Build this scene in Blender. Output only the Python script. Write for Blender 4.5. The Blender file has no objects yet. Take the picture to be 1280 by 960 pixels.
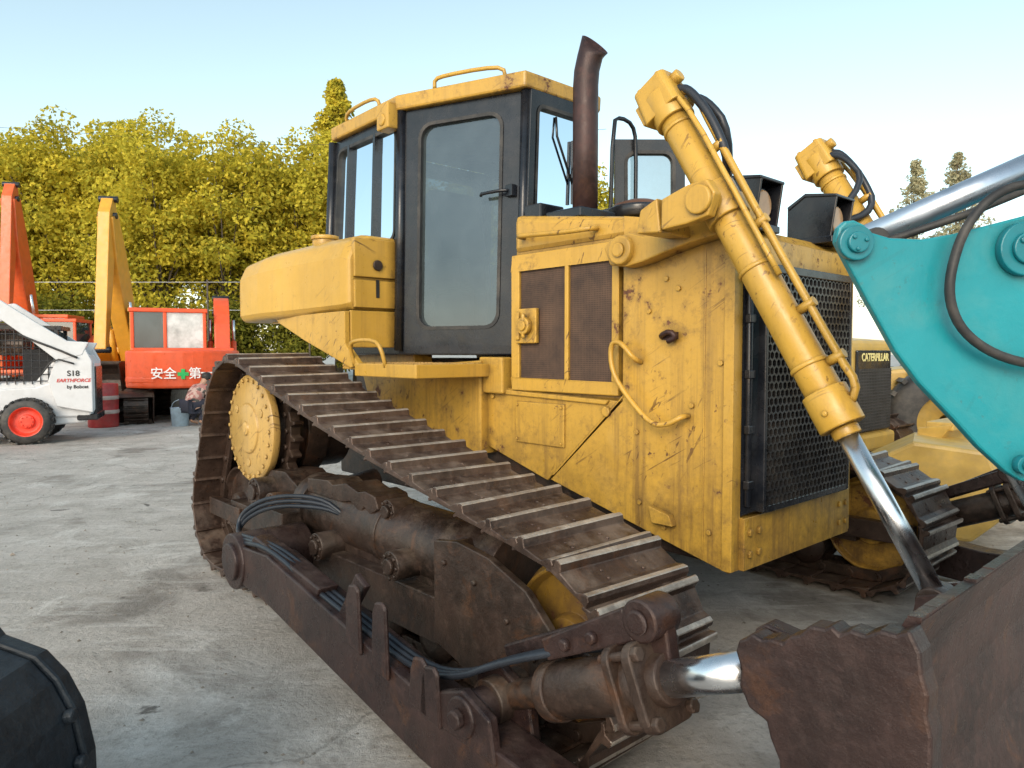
import bpy, bmesh, math, random
from mathutils import Vector, Matrix, noise
R=random.Random(7)
scene=bpy.context.scene
COL=scene.collection
# ---------------------------------------------------------------- builder
def V(*a): return Vector(a)
class MB:
    def __init__(s): s.v=[];s.f=[];s.m=[];s.s=[]
    def add(s,vs,fs,mi=0,sm=False):
        o=len(s.v)
        for v in vs: s.v.append(Vector(v))
        for f in fs:
            s.f.append([i+o for i in f]); s.m.append(mi); s.s.append(sm)
        return s
    def box(s,lo,hi,mi=0,M=None):
        x0,y0,z0=lo;x1,y1,z1=hi
        vs=[Vector(p) for p in [(x0,y0,z0),(x1,y0,z0),(x1,y1,z0),(x0,y1,z0),(x0,y0,z1),(x1,y0,z1),(x1,y1,z1),(x0,y1,z1)]]
        if M: vs=[M@v for v in vs]
        return s.add(vs,[(0,3,2,1),(4,5,6,7),(0,1,5,4),(1,2,6,5),(2,3,7,6),(3,0,4,7)],mi)
    def cyl(s,p0,p1,r0,r1=None,n=20,mi=0,caps=True,sm=True,mc=None):
        p0=Vector(p0);p1=Vector(p1)
        if r1 is None:r1=r0
        d=(p1-p0).normalized()
        a=d.orthogonal().normalized();b=d.cross(a)
        vs=[]
        for p,r in((p0,r0),(p1,r1)):
            for i in range(n):
                t=2*math.pi*i/n
                vs.append(p+a*math.cos(t)*r+b*math.sin(t)*r)
        s.add(vs,[(i,(i+1)%n,n+(i+1)%n,n+i) for i in range(n)],mi,sm)
        if caps:
            s.add(vs[:n],[tuple(range(n))[::-1]],mi if mc is None else mc)
            s.add(vs[n:],[tuple(range(n))],mi if mc is None else mc)
        return s
    def tube(s,pts,r,n=8,mi=0,smooth=0):
        P=[Vector(p) for p in pts]
        for _ in range(smooth):
            Q=[P[0]]
            for i in range(len(P)-1):
                Q+= [P[i]*.75+P[i+1]*.25,P[i]*.25+P[i+1]*.75]
            Q.append(P[-1]);P=Q
        prev=None;vs=[]
        for i,p in enumerate(P):
            if i==0:d=P[1]-P[0]
            elif i==len(P)-1:d=P[-1]-P[-2]
            else:d=(P[i+1]-P[i-1])
            d.normalize()
            a=d.orthogonal().normalized() if prev is None else (prev-d*prev.dot(d)).normalized()
            prev=a;b=d.cross(a)
            rr=(r[0]+(r[1]-r[0])*i/(len(P)-1)) if isinstance(r,(list,tuple)) else r
            for k in range(n):
                t=2*math.pi*k/n
                vs.append(p+a*math.cos(t)*rr+b*math.sin(t)*rr)
        fs=[]
        for i in range(len(P)-1):
            for k in range(n):
                fs.append((i*n+k,i*n+(k+1)%n,(i+1)*n+(k+1)%n,(i+1)*n+k))
        s.add(vs,fs,mi,True)
        s.add(vs[:n],[tuple(range(n))[::-1]],mi);s.add(vs[-n:],[tuple(range(n))],mi)
        return s
    def prism(s,poly,ax,lo,hi,mi=0,sm=False):
        def mk(a,b,c):
            return {'y':(a,c,b),'z':(a,b,c),'x':(c,a,b)}[ax]
        n=len(poly)
        vs=[mk(a,b,lo) for a,b in poly]+[mk(a,b,hi) for a,b in poly]
        s.add(vs,[tuple(range(n)),tuple(range(n,2*n))[::-1]],mi)
        s.add(vs,[(i,(i+1)%n,n+(i+1)%n,n+i) for i in range(n)],mi,sm)
        return s
    def loft(s,A,B,mi=0,caps=True,sm=False):
        n=len(A);vs=list(A)+list(B)
        s.add(vs,[(i,(i+1)%n,n+(i+1)%n,n+i) for i in range(n)],mi,sm)
        if caps: s.add(A,[tuple(range(n))],mi);s.add(B,[tuple(range(n))[::-1]],mi)
        return s
    def lathe(s,prof,o,ax,n=24,mi=0,caps=True,mis=None):
        o=Vector(o);d=Vector(ax).normalized();a=d.orthogonal().normalized();b=d.cross(a)
        vs=[]
        for r,h in prof:
            for i in range(n):
                t=2*math.pi*i/n;vs.append(o+d*h+a*math.cos(t)*r+b*math.sin(t)*r)
        for j in range(len(prof)-1):
            s.add(vs[j*n:(j+2)*n],[(i,(i+1)%n,n+(i+1)%n,n+i) for i in range(n)],mis[j] if mis else mi,True)
        if caps: s.add(vs[:n],[tuple(range(n))],mi);s.add(vs[-n:],[tuple(range(n))],mi)
        return s
    def bolt(s,p,d,r=.014,h=.012,mi=0):
        p=Vector(p);d=Vector(d).normalized()
        return s.cyl(p-d*.002,p+d*h,r,r,6,mi,True,False)
    def beam(s,p0,p1,w0,w1,y0,y1,mi=0):
        a=Vector((p0[0],p0[1]));b=Vector((p1[0],p1[1]));d=(b-a).normalized();n=Vector((-d.y,d.x))
        poly=[a+n*w0/2,b+n*w1/2,b-n*w1/2,a-n*w0/2]
        return s.prism([(p.x,p.y) for p in poly],'y',y0,y1,mi)
    def build(s,name,parent=None,mats=(),bevel=0,seg=2,loc=None,sy=1):
        me=bpy.data.meshes.new(name)
        me.from_pydata([(v.x,v.y*sy,v.z) for v in s.v],[],s.f)
        for m in mats: me.materials.append(m)
        for p,mi,sm in zip(me.polygons,s.m,s.s): p.material_index=mi;p.use_smooth=sm
        bm=bmesh.new();bm.from_mesh(me)
        bmesh.ops.remove_doubles(bm,verts=bm.verts,dist=1e-5)
        bmesh.ops.recalc_face_normals(bm,faces=bm.faces)
        bm.to_mesh(me);bm.free()
        o=bpy.data.objects.new(name,me);COL.objects.link(o)
        if parent:o.parent=parent
        if loc:o.location=loc
        if bevel:
            b=o.modifiers.new('Bevel','BEVEL');b.width=bevel;b.segments=seg;b.limit_method='ANGLE';b.angle_limit=math.radians(40)
        return o
def empty(name,loc,rot=0,label='',cat='',group=None):
    o=bpy.data.objects.new(name,None);COL.objects.link(o);o.location=loc;o.rotation_euler=(0,0,rot)
    o.empty_display_size=.3
    o['label']=label;o['category']=cat
    if group:o['group']=group
    return o
def tag(o,label,cat,group=None):
    o['label']=label;o['category']=cat
    if group:o['group']=group
def rrect(x0,x1,y0,y1,r,k=5):
    P=[]
    for cx,cy,a in((x1-r,y1-r,0),(x0+r,y1-r,90),(x0+r,y0+r,180),(x1-r,y0+r,270)):
        for i in range(k+1):
            t=math.radians(a+90*i/k);P.append((cx+r*math.cos(t),cy+r*math.sin(t)))
    return P
def text(body,size,loc,rot,mat,parent,name='lettering',bold=0,shear=0,align='CENTER'):
    c=bpy.data.curves.new(name,'FONT');c.body=body;c.size=size;c.align_x=align;c.align_y='CENTER';c.extrude=.002;c.offset=bold;c.shear=shear
    t=bpy.data.objects.new('tmp',c);COL.objects.link(t)
    dg=bpy.context.evaluated_depsgraph_get();me=bpy.data.meshes.new_from_object(t.evaluated_get(dg))
    bpy.data.objects.remove(t)
    me.materials.clear();me.materials.append(mat)
    o=bpy.data.objects.new(name,me);COL.objects.link(o);o.location=loc;o.rotation_euler=rot;o.parent=parent
    return o
# ---------------------------------------------------------------- materials
class N:
    def __init__(s,name):
        s.mat=bpy.data.materials.new(name);s.mat.use_nodes=True;s.t=s.mat.node_tree;s.t.nodes.clear()
        s.out=s.t.nodes.new('ShaderNodeOutputMaterial')
    def n(s,ty,ins=None,**kw):
        o=s.t.nodes.new(ty)
        for k,v in kw.items(): setattr(o,k,v)
        for k,v in (ins or {}).items(): s.set(o,k,v)
        return o
    def set(s,o,k,v):
        if isinstance(v,bpy.types.Node): v=v.outputs[0]
        if isinstance(v,bpy.types.NodeSocket): s.t.links.new(v,o.inputs[k])
        else: o.inputs[k].default_value=v
    def noise(s,vec,sc,det=5,ro=.55,dist=0):
        return s.n('ShaderNodeTexNoise',{'Vector':vec,'Scale':sc,'Detail':det,'Roughness':ro,'Distortion':dist}).outputs[0]
    def ramp(s,f,a,b,va=0.,vb=1.):
        m=s.n('ShaderNodeMapRange',{'Value':f,'From Min':a,'From Max':b,'To Min':va,'To Max':vb});m.clamp=True
        return m.outputs[0]
    def math(s,op,a,b=0.):
        return s.n('ShaderNodeMath',{0:a,1:b},operation=op).outputs[0]
    def mix(s,f,a,b):
        m=s.n('ShaderNodeMix',data_type='RGBA')
        for i,v in((0,f),(6,a),(7,b)):
            if isinstance(v,bpy.types.NodeSocket): s.t.links.new(v,m.inputs[i])
            else: m.inputs[i].default_value=(v if i==0 else tuple(v)+(1,) if len(v)==3 else v)
        return m.outputs[2]
    def coords(s,rnd=False,scale=None,rot=None):
        tc=s.n('ShaderNodeTexCoord').outputs['Object']
        if rnd:
            oi=s.n('ShaderNodeObjectInfo').outputs['Random']
            m=s.math('MULTIPLY',oi,37.)
            tc=s.n('ShaderNodeVectorMath',{0:tc,1:m},operation='ADD').outputs[0]
        if rot: tc=s.n('ShaderNodeMapping',{'Vector':tc,'Rotation':rot}).outputs[0]
        if scale: tc=s.n('ShaderNodeMapping',{'Vector':tc,'Scale':scale}).outputs[0]
        return tc
    def bump(s,h,st,dist=.01,nrm=None):
        i={'Height':h,'Strength':st,'Distance':dist}
        if nrm is not None:i['Normal']=nrm
        return s.n('ShaderNodeBump',i).outputs[0]
    def bsdf(s,**k):
        b=s.n('ShaderNodeBsdfPrincipled')
        for kk,v in k.items(): s.set(b,kk.replace('_',' '),v)
        s.t.links.new(b.outputs[0],s.out.inputs[0]);return s.mat
def mul(c,f): return tuple(min(1,x*f) for x in c)
def paint(name,base,rust=.5,dirt=.5,rough=.32,rustc=(.085,.034,.016),dirtc=(.16,.09,.035),scr=1.,lowdirt=1.,rnd=False):
    m=N(name);v=m.coords(rnd)
    n1=m.noise(v,1.4,6,.6);n2=m.noise(v,9,10,.72);n3=m.noise(v,1.1,3)
    col=m.mix(m.ramp(n1,.3,.7),mul(base,.84),mul(base,1.1))
    col=m.mix(m.ramp(m.noise(v,3.5,6,.6,.8),.54,.72,0,.35),col,(base[0]*.88+.08,base[1]*.9+.07,base[2]*.8+.06))
    z=m.n('ShaderNodeSeparateXYZ',{0:m.n('ShaderNodeTexCoord').outputs['Object']}).outputs[2]
    low=m.ramp(z,1.9,.6,.35,1.) if lowdirt else m.ramp(z,0,1,.5,.5)
    st=m.ramp(m.noise(m.coords(rnd,(14,14,.7)),1.,8,.72),.50,.70,0.,.95*dirt)
    col=m.mix(m.math('MULTIPLY',st,low),col,dirtc)
    fine=m.noise(v,42,6,.7)
    col=m.mix(m.math('MULTIPLY',m.ramp(fine,.50,.72,0,.35*dirt),low),col,mul(dirtc,.9))
    zone=m.ramp(m.noise(v,1.7,5,.6),.48,.60)
    if scr:
        s1=m.ramp(m.noise(m.coords(rnd,(2.5,2.5,55),(.35,.5,.2)),1.,3,.5),.645,.67,0,.8*scr)
        s2=m.ramp(m.noise(m.coords(rnd,(45,45,2.),(.25,-.45,.1)),1.,3,.5),.645,.67,0,.8*scr)
        sc=m.math('MULTIPLY',m.math('MAXIMUM',s1,s2),zone)
        col=m.mix(sc,col,rustc)
    s=m.math('ADD',m.math('MULTIPLY',n2,.66),m.math('MULTIPLY',n3,.34))
    th=.675-rust*.10
    rm=m.ramp(s,th,th+.02)
    chips=m.math('MULTIPLY',m.ramp(m.noise(v,24,6,.66),.625,.645,0,min(1,.5+rust*.5)),zone)
    rm=m.math('MAXIMUM',rm,chips)
    halo=m.ramp(s,th-.07,th+.01,0,.5)
    col=m.mix(halo,col,mul(dirtc,1.0))
    if lowdirt:
        ld=m.math('MULTIPLY',m.ramp(z,1.25,.5,0,1),m.ramp(m.noise(v,6,9,.75),.43,.64,0,.85*lowdirt))
        col=m.mix(ld,col,mul(dirtc,.8))
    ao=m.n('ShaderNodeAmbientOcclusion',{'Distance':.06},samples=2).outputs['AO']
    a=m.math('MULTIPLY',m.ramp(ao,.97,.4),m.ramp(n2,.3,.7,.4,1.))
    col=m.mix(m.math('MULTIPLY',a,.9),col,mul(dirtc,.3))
    col=m.mix(rm,col,m.mix(m.ramp(m.noise(v,30,4),.35,.65),rustc,mul(rustc,2.0)))
    ro=m.math('ADD',m.ramp(n2,.3,.7,rough-.08,rough+.14),m.math('MULTIPLY',rm,.3))
    b1=m.bump(m.noise(v,3.2,3),.3,.02)
    b2=m.bump(m.math('SUBTRACT',m.noise(v,70,5),m.math('MULTIPLY',rm,.7)),.2,.004,b1)
    return m.bsdf(Base_Color=col,Roughness=ro,Normal=b2)
def steel(name,dark,mid,dust=(.20,.15,.11),dustamt=.7,rough=.5,rnd=False,metal=.25,orange=.5,bump=.5):
    m=N(name);v=m.coords(rnd)
    n1=m.noise(v,3,8,.65);n2=m.noise(v,18,8,.7)
    col=m.mix(m.ramp(n1,.35,.65),dark,mid)
    col=m.mix(m.ramp(n2,.5,.72,0,.7),col,mul(mid,1.6))
    col=m.mix(m.ramp(m.noise(v,5,7,.7,.6),.56,.66,0,orange),col,(.13,.055,.024))
    nz=m.n('ShaderNodeSeparateXYZ',{0:m.n('ShaderNodeNewGeometry').outputs['Normal']}).outputs[2]
    du=m.math('MULTIPLY',m.ramp(nz,-.1,.9,.12,1),m.ramp(m.noise(v,7,8,.65),.44,.66,0,dustamt))
    col=m.mix(du,col,dust)
    ro=m.math('ADD',m.ramp(n2,.3,.7,rough-.18,rough+.12),m.math('MULTIPLY',du,.3))
    me=m.math('MULTIPLY',m.math('SUBTRACT',1.,du),metal)
    b=m.bump(m.noise(v,26,8,.7),bump,.01);b=m.bump(m.noise(v,4,3),.3,.02,b)
    return m.bsdf(Base_Color=col,Roughness=ro,Metallic=me,Normal=b)
def simple(name,col,rough=.5,metal=0.,var=.25,sc=6.,bump=.1,rnd=False,dust=.0):
    m=N(name);v=m.coords(rnd)
    c=m.mix(m.ramp(m.noise(v,sc,6,.6),.3,.7),mul(col,1-var),mul(col,1+var))
    if dust: c=m.mix(m.ramp(m.noise(v,sc*.7,7,.7),.45,.7,0,dust),c,(.3,.26,.21))
    return m.bsdf(Base_Color=c,Roughness=m.ramp(m.noise(v,sc*2,5),.3,.7,max(.02,rough-.08),rough+.1),Metallic=metal,Normal=m.bump(m.noise(v,sc*8,4),bump,.004))
YEL=(.56,.325,.052)
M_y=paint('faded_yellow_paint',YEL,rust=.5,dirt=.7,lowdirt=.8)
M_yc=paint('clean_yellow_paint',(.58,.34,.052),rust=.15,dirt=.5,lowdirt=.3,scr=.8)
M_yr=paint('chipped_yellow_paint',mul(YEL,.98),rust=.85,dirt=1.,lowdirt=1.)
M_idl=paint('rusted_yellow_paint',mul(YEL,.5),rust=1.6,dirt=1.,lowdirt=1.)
M_rust=steel('brown_rusty_steel',(.018,.013,.010),(.055,.034,.026),dust=(.15,.11,.08),dustamt=.6,rough=.40)
M_arm=steel('maroon_worn_steel',(.017,.010,.010),(.046,.026,.023),dust=(.11,.078,.062),dustamt=.35,rough=.36,orange=.35)
M_shoe=steel('track_shoe_steel',(.036,.022,.017),(.090,.056,.042),dust=(.21,.155,.118),dustamt=.7,rnd=True,metal=.4,rough=.38)
M_tip=steel('worn_grouser_steel',(.24,.20,.17),(.50,.45,.39),dust=(.36,.30,.25),dustamt=.45,rnd=True,metal=.5,rough=.38,orange=.3,bump=.3)
M_blade=steel('scuffed_blade_steel',(.028,.016,.015),(.075,.040,.034),dust=(.14,.095,.075),dustamt=.35,orange=.6,rough=.36)
M_blk=simple('black_paint',(.010,.012,.017),.24,var=.4,dust=.05)
M_rub=simple('black_rubber',(.02,.02,.021),.55,dust=.22)
M_hose=simple('hose_rubber',(.018,.022,.03),.4)
M_dark=simple('dark_interior',(.03,.03,.032),.8)
M_chr=simple('chrome_rod',(.75,.77,.80),.26,1.,var=.06,bump=.02)
M_brod=simple('blue_grey_rod',(.50,.56,.64),.30,.9,var=.08,bump=.02)
M_stack=steel('stack_maroon_steel',(.030,.015,.014),(.062,.030,.027),dust=(.12,.07,.06),dustamt=.3,orange=.35,bump=.2)
M_teal=paint('teal_paint',(.008,.255,.30),rust=.0,dirt=.10,rough=.35,rustc=(.03,.10,.10),dirtc=(.03,.2,.21),lowdirt=0,scr=.15)
M_tealb=simple('teal_boss_paint',(.008,.18,.22),.35)
M_white=simple('white_paint',(.62,.63,.65),.35,var=.06,dust=.15)
M_or=simple('orange_red_paint',(.72,.090,.022),.35,var=.12,dust=.06)
M_or2=simple('red_orange_paint',(.70,.11,.02),.35,var=.12,dust=.1)
M_exy=simple('amber_yellow_paint',(.68,.33,.03),.38,var=.12,dust=.08)
M_by=simple('pale_yellow_paint',(.56,.36,.085),.45,var=.2,dust=.25)
M_navy=steel('navy_black_steel',(.006,.010,.015),(.018,.026,.036),dust=(.07,.08,.09),dustamt=.35,orange=.0)
M_txt=simple('black_letter_paint',(.02,.02,.02),.5)
M_txw=simple('white_letter_paint',(.85,.85,.83),.5,var=.05)
M_txg=simple('green_letter_paint',(.02,.42,.10),.5)
M_txr=simple('red_letter_paint',(.55,.05,.04),.5)
M_redrim=simple('red_rim_paint',(.75,.06,.03),.35)
m=N('rusty_screen');v=m.coords()
sv=m.coords(False,(90,90,90))
c0=m.mix(m.ramp(m.noise(v,5,8,.7),.35,.65),(.055,.033,.024),(.125,.072,.045));vo=m.n('ShaderNodeTexVoronoi',{'Vector':sv,'Scale':1.,'Randomness':.05}).outputs[0]
hole=m.ramp(vo,.28,.36,.75,0)
c0=m.mix(hole,c0,(.012,.009,.008));M_scr=m.bsdf(Base_Color=c0,Roughness=.75,Normal=m.bump(hole,-.4,.003))
def glassmat(name,tint,diff,dmix=.25,add=.06):
    m=N(name)
    v=m.coords()
    tr=m.n('ShaderNodeBsdfTransparent',{'Color':tint+(1,)})
    gl=m.n('ShaderNodeBsdfGlossy',{'Color':(.75,.88,1,1),'Roughness':.03})
    df=m.n('ShaderNodeBsdfDiffuse',{'Color':diff+(1,)})
    a=m.n('ShaderNodeMixShader',{0:m.ramp(m.noise(v,2.5,7,.65),.3,.75,dmix*.4,dmix*1.5),1:tr.outputs[0],2:df.outputs[0]})
    fr=m.n('ShaderNodeFresnel',{'IOR':1.5}).outputs[0]
    b=m.n('ShaderNodeMixShader',{0:m.math('ADD',fr,add),1:a.outputs[0],2:gl.outputs[0]})
    m.t.links.new(b.outputs[0],m.out.inputs[0]);return m.mat
M_gl=glassmat('tinted_glass',(.26,.33,.35),(.12,.155,.165),.30,.05)
M_glc=glassmat('clear_glass',(.40,.45,.46),(.22,.25,.25),.25,.08)
M_glw=glassmat('pale_glass',(.5,.55,.55),(.6,.63,.64),.85,.1)

# ================================================================ BULLDOZER
TH=math.radians(-48)
DZ=empty('bulldozer',(1.421,3.607,0),TH,'worn yellow crawler bulldozer with rusty tracks standing on concrete','bulldozer')
def dz(mb,name,mats,bevel=.006,parent=DZ,sy=1,label=None):
    o=mb.build(name,parent,mats,bevel,sy=sy)
    if label:o['label']=label
    return o
b=MB()
b.box((-3.7,-.52,.55),(-.07,.52,1.0)); b.box((-3.5,-.48,1.0),(-1.6,.48,1.5))
dz(b,'chassis',[M_rust],.02)
# --- engine hood
hood=MB()
P=[(-1.46,1.28),(-1.46,2.36),(-.62,2.24),(-.62,1.28)]
hood.prism(P,'y',-.575,.575)
hood.prism([(-1.45,2.13),(-1.45,2.345),(-.60,2.225),(-.60,2.13)],'y',-.588,.588)
hd=dz(hood,'engine_hood',[M_y],.03)
for sy in(1,-1):
    e=MB()
    x0,x1,z0,z1=-1.445,-.635,1.325,2.115
    for lo,hi in(((x0,z0),(x1,z0+.07)),((x0,z1-.09),(x1,z1)),((x0,z0+.07),(x0+.065,z1-.09)),((x1-.045,z0+.07),(x1,z1-.09)),((-1.015,z0+.07),(-.985,z1-.09))):
        e.box((lo[0],-.615,lo[1]),(hi[0],-.576,hi[1]))
    ed=dz(e,'engine_side_door',[M_y],.006,sy=sy)
    for a,c in((-1.38,-1.015),(-.985,-.68)):
        s=MB();s.box((a,-.598,z0+.07),(c,-.58,z1-.09))
        dz(s,'mesh_screen',[M_scr],0,parent=ed,sy=sy)
    l=MB();l.box((-1.39,-.632,1.60),(-1.22,-.605,1.80));l.cyl((-1.30,-.63,1.70),(-1.30,-.665,1.70),.05);l.cyl((-1.30,-.66,1.70),(-1.30,-.675,1.70),.03)
    l.cyl((-1.30,-.655,1.77),(-1.30,-.655,1.63),.012);l.box((-1.38,-.645,1.62),(-1.35,-.63,1.78))
    dz(l,'door_latch',[M_yr],.006,parent=ed,sy=sy)
    h=MB();h.tube([(-1.36,-.575,2.215),(-1.36,-.66,2.215),(-1.2,-.665,2.205),(-.95,-.665,2.19),(-.80,-.66,2.19),(-.80,-.575,2.20)],.014,10,0,2)
    dz(h,'grab_handle',[M_yr],0,parent=hd,sy=sy)
# --- radiator guard
g=MB()
P=[(-.615,2.235),(-.615,1.30),(-1.13,.83),(-.21,.60),(.0,.55),(.0,2.08),(-.06,2.13)]
for s_ in(-1,1):
    g.prism(P,'y',s_*.60,s_*.545)
    g.prism([(-.03,.56),(.02,.56),(.02,2.02),(-.03,2.02)],'y',s_*.612,s_*.54)
g.prism([(-.61,2.235),(-.61,2.12),(.0,1.98),(.0,2.08),(-.06,2.13)],'y',-.545,.545)
g.box((-.06,-.545,.56),(.045,.545,.80));g.box((-.05,-.545,1.96),(.03,.545,2.07));g.box((-.05,.45,.80),(.03,.545,1.96))
for s_ in(-1,1):
    for z in(.63,.73): 
        for y in(.50,.42): g.bolt((.045,s_*y,z),(1,0,0),.018,.012)
    for x,z in((-.50,2.0),(-.35,1.9),(-.45,1.75),(-.5,.80),(-.35,.70),(-.2,1.3),(-.1,.72),(-.52,1.15),(-.28,1.85),(-.05,1.5)):
        g.bolt((x,s_*.60,z),(0,s_,0),.014,.010)
    g.prism([(-.61,1.33),(-.60,1.33),(-1.10,.86),(-1.12,.86)],'y',s_*.604,s_*.598)
    g.prism([(-.14,.60),(-.132,.60),(-.132,2.06),(-.14,2.07)],'y',s_*.603,s_*.598)
g.prism([(-.42,.80),(-.30,.77),(-.28,.72),(-.40,.72)],'y',-.64,-.60)
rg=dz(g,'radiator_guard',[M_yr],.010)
h=MB();h.tube([(-.50,-.60,1.50),(-.50,-.665,1.52),(-.57,-.67,1.60),(-.64,-.67,1.60),(-.63,-.67,1.45),(-.52,-.67,1.32),(-.38,-.67,1.20),(-.28,-.67,1.21),(-.22,-.66,1.25),(-.22,-.60,1.25)],.013,10,0,2)
dz(h,'grab_handle',[M_y],0,parent=rg)
h=MB();h.tube([(-.37,-.60,1.62),(-.36,-.63,1.63),(-.30,-.64,1.65),(-.27,-.63,1.62),(-.32,-.63,1.60)],.013,8,0,1);h.box((-.37,-.61,1.61),(-.28,-.60,1.645))
dz(h,'rusty_latch',[M_stack],0,parent=rg)
for sy in(1,-1):
    p=MB();p.prism([(-1.69,1.34),(-.64,1.30),(-1.16,.82),(-1.69,.97)],'y',-.598,-.55)
    p.prism([(-1.66,1.33),(-.70,1.30),(-.72,1.275),(-1.66,1.30)],'y',-.612,-.55)
    p.bolt((-.72,-.6,1.24),(0,-1,0),.03,.014);p.bolt((-1.63,-.6,1.28),(0,-1,0),.018)
    lp=dz(p,'lower_side_panel',[M_yr],.006,sy=sy)
    q=MB();q.box((-1.42,-.608,1.02),(-1.02,-.59,1.26))
    for x in(-1.40,-1.04):
        for z in(1.04,1.24):q.bolt((x,-.608,z),(0,-1,0),.009,.008)
    dz(q,'access_cover',[M_yr],.006,parent=lp,sy=sy)
    f=MB();f.prism([(-1.68,1.50),(-1.68,.92),(-2.3,.95),(-3.0,1.2),(-3.2,1.62),(-2.4,1.62),(-2.4,1.46)],'y',-.66,-.5)
    f.box((-1.72,-.64,1.30),(-1.50,-.56,1.52))
    dz(f,'frame_side_plate',[M_yr],.01,sy=sy)
# --- grille
gw=.425
gr=MB()
gr.loft([V(.01,-.545,.80),V(.06,-gw-.02,.83),V(.06,gw,.83),V(.015,.445,.80)],[V(.01,-.545,1.96),V(.06,-gw-.02,1.93),V(.06,gw,1.93),V(.015,.445,1.96)])
for yy in(-gw-.02,gw):
    gr.box((.045,yy-.012,.82),(.090,yy+.012,1.95))
gr.cyl((.04,-.515,.85),(.04,-.515,1.92),.016,n=10)
for z in(.95,1.2,1.45,1.7,1.88): gr.box((.03,-.54,z-.02),(.06,-.49,z+.02))
gr.box((.045,-gw,1.91),(.088,gw,1.95));gr.box((.045,-gw,.815),(.088,gw,.85))
gg=dz(gr,'radiator_grille',[M_blk],.005)
hx=MB();r=.0235;dx=r*math.sqrt(3);dyy=r*1.5
row=0;z=.865
while z<1.905:
    y=-gw+.005+(dx/2 if row%2 else 0)
    while y<gw-.012:
        A=[];B=[];C=[]
        for k in range(6):
            t=math.radians(30+60*k)
            A.append((.088,y+r*math.cos(t),z+r*math.sin(t)));B.append((.088,y+r*.76*math.cos(t),z+r*.76*math.sin(t)));C.append((.068,y+r*.76*math.cos(t),z+r*.76*math.sin(t)))
        hx.add(A+B+C,[(k,(k+1)%6,6+(k+1)%6,6+k) for k in range(6)]+[(6+k,6+(k+1)%6,12+(k+1)%6,12+k) for k in range(6)])
        y+=dx
    z+=dyy;row+=1
dz(hx,'grille_mesh',[simple('black_mesh_paint',(.018,.018,.020),.28,dust=.12)],0,parent=gg)
# --- lights on hood
M_aml=simple('amber_lens',(.40,.24,.12),.12)
for y0,x0 in((-.27,-.12),(.38,-.06)):
    w=MB()
    pl=[(x0-.14,2.15),(x0+.10,2.15),(x0+.13,2.36),(x0-.04,2.385),(x0-.14,2.33)]
    w.prism(pl,'y',y0-.105,y0-.092);w.prism(pl,'y',y0+.092,y0+.105)
    w.box((x0-.13,y0-.092,2.15),(x0-.115,y0+.092,2.33));w.box((x0-.14,y0-.11,2.12),(x0+.11,y0+.11,2.155))
    w.prism([(x0-.14,2.33),(x0-.04,2.39),(x0+.13,2.365),(x0+.13,2.35),(x0-.04,2.37),(x0-.13,2.31)],'y',y0-.112,y0+.112)
    w.cyl((x0-.08,y0,2.25),(x0+.08,y0,2.25),.045,.078)
    wl=dz(w,'headlight_housing',[M_blk],.005)
    L=MB();L.cyl((x0+.075,y0,2.25),(x0+.088,y0,2.25),.072,.066);dz(L,'lamp_lens',[M_aml],.004,parent=wl)
# --- stack
s=MB();c=(-1.15,-.30)
pts=[(c[0],c[1],2.25),(c[0],c[1],2.8),(c[0],c[1],3.10),(c[0]+.004,c[1]+.004,3.18),(c[0]+.018,c[1]+.016,3.26),(c[0]+.040,c[1]+.034,3.33)]
n=28;A=[]
for i,p in enumerate(pts):
    for k in range(n):
        t=2*math.pi*k/n;tilt=[0,0,0,.05,.2,.95][i]
        rr=.074
        A.append(V(p[0]+rr*math.cos(t),p[1]+rr*math.sin(t),p[2]-tilt*rr*math.cos(t)*1.0))
fs=[(i*n+k,i*n+(k+1)%n,(i+1)*n+(k+1)%n,(i+1)*n+k) for i in range(len(pts)-1) for k in range(n)]
s.add(A,fs,0,True)
s.cyl((c[0],c[1],2.30),(c[0],c[1],2.36),.09,.08)
st=dz(s,'exhaust_stack',[M_stack],0,label='maroon rusty exhaust pipe with slanted top')
so=st.modifiers.new('Solid','SOLIDIFY');so.thickness=.006;so.offset=-1
s=MB();s.lathe([(.10,0),(.10,.05),(.175,.06),(.185,.085),(.185,.12),(.165,.132),(.155,.145),(.08,.17),(.01,.175)],(-1.0,.02,2.285),(0,0,1),32,mis=[0,0,0,0,0,1,1,1])
dz(s,'air_precleaner',[M_blk,simple('brown_cap_paint',(.12,.055,.03),.4)],.004)
for lo,hi in(((-1.44,-.52,2.33),(-1.30,-.32,2.42)),((-1.30,.02,2.27),(-1.22,.5,2.45)),((-.5,.10,2.2),(-.3,.35,2.33)),((-1.28,-.5,2.3),(-1.0,-.2,2.36))):
    s=MB();s.box(lo,hi);dz(s,'hood_box',[M_blk],.01)
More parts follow.
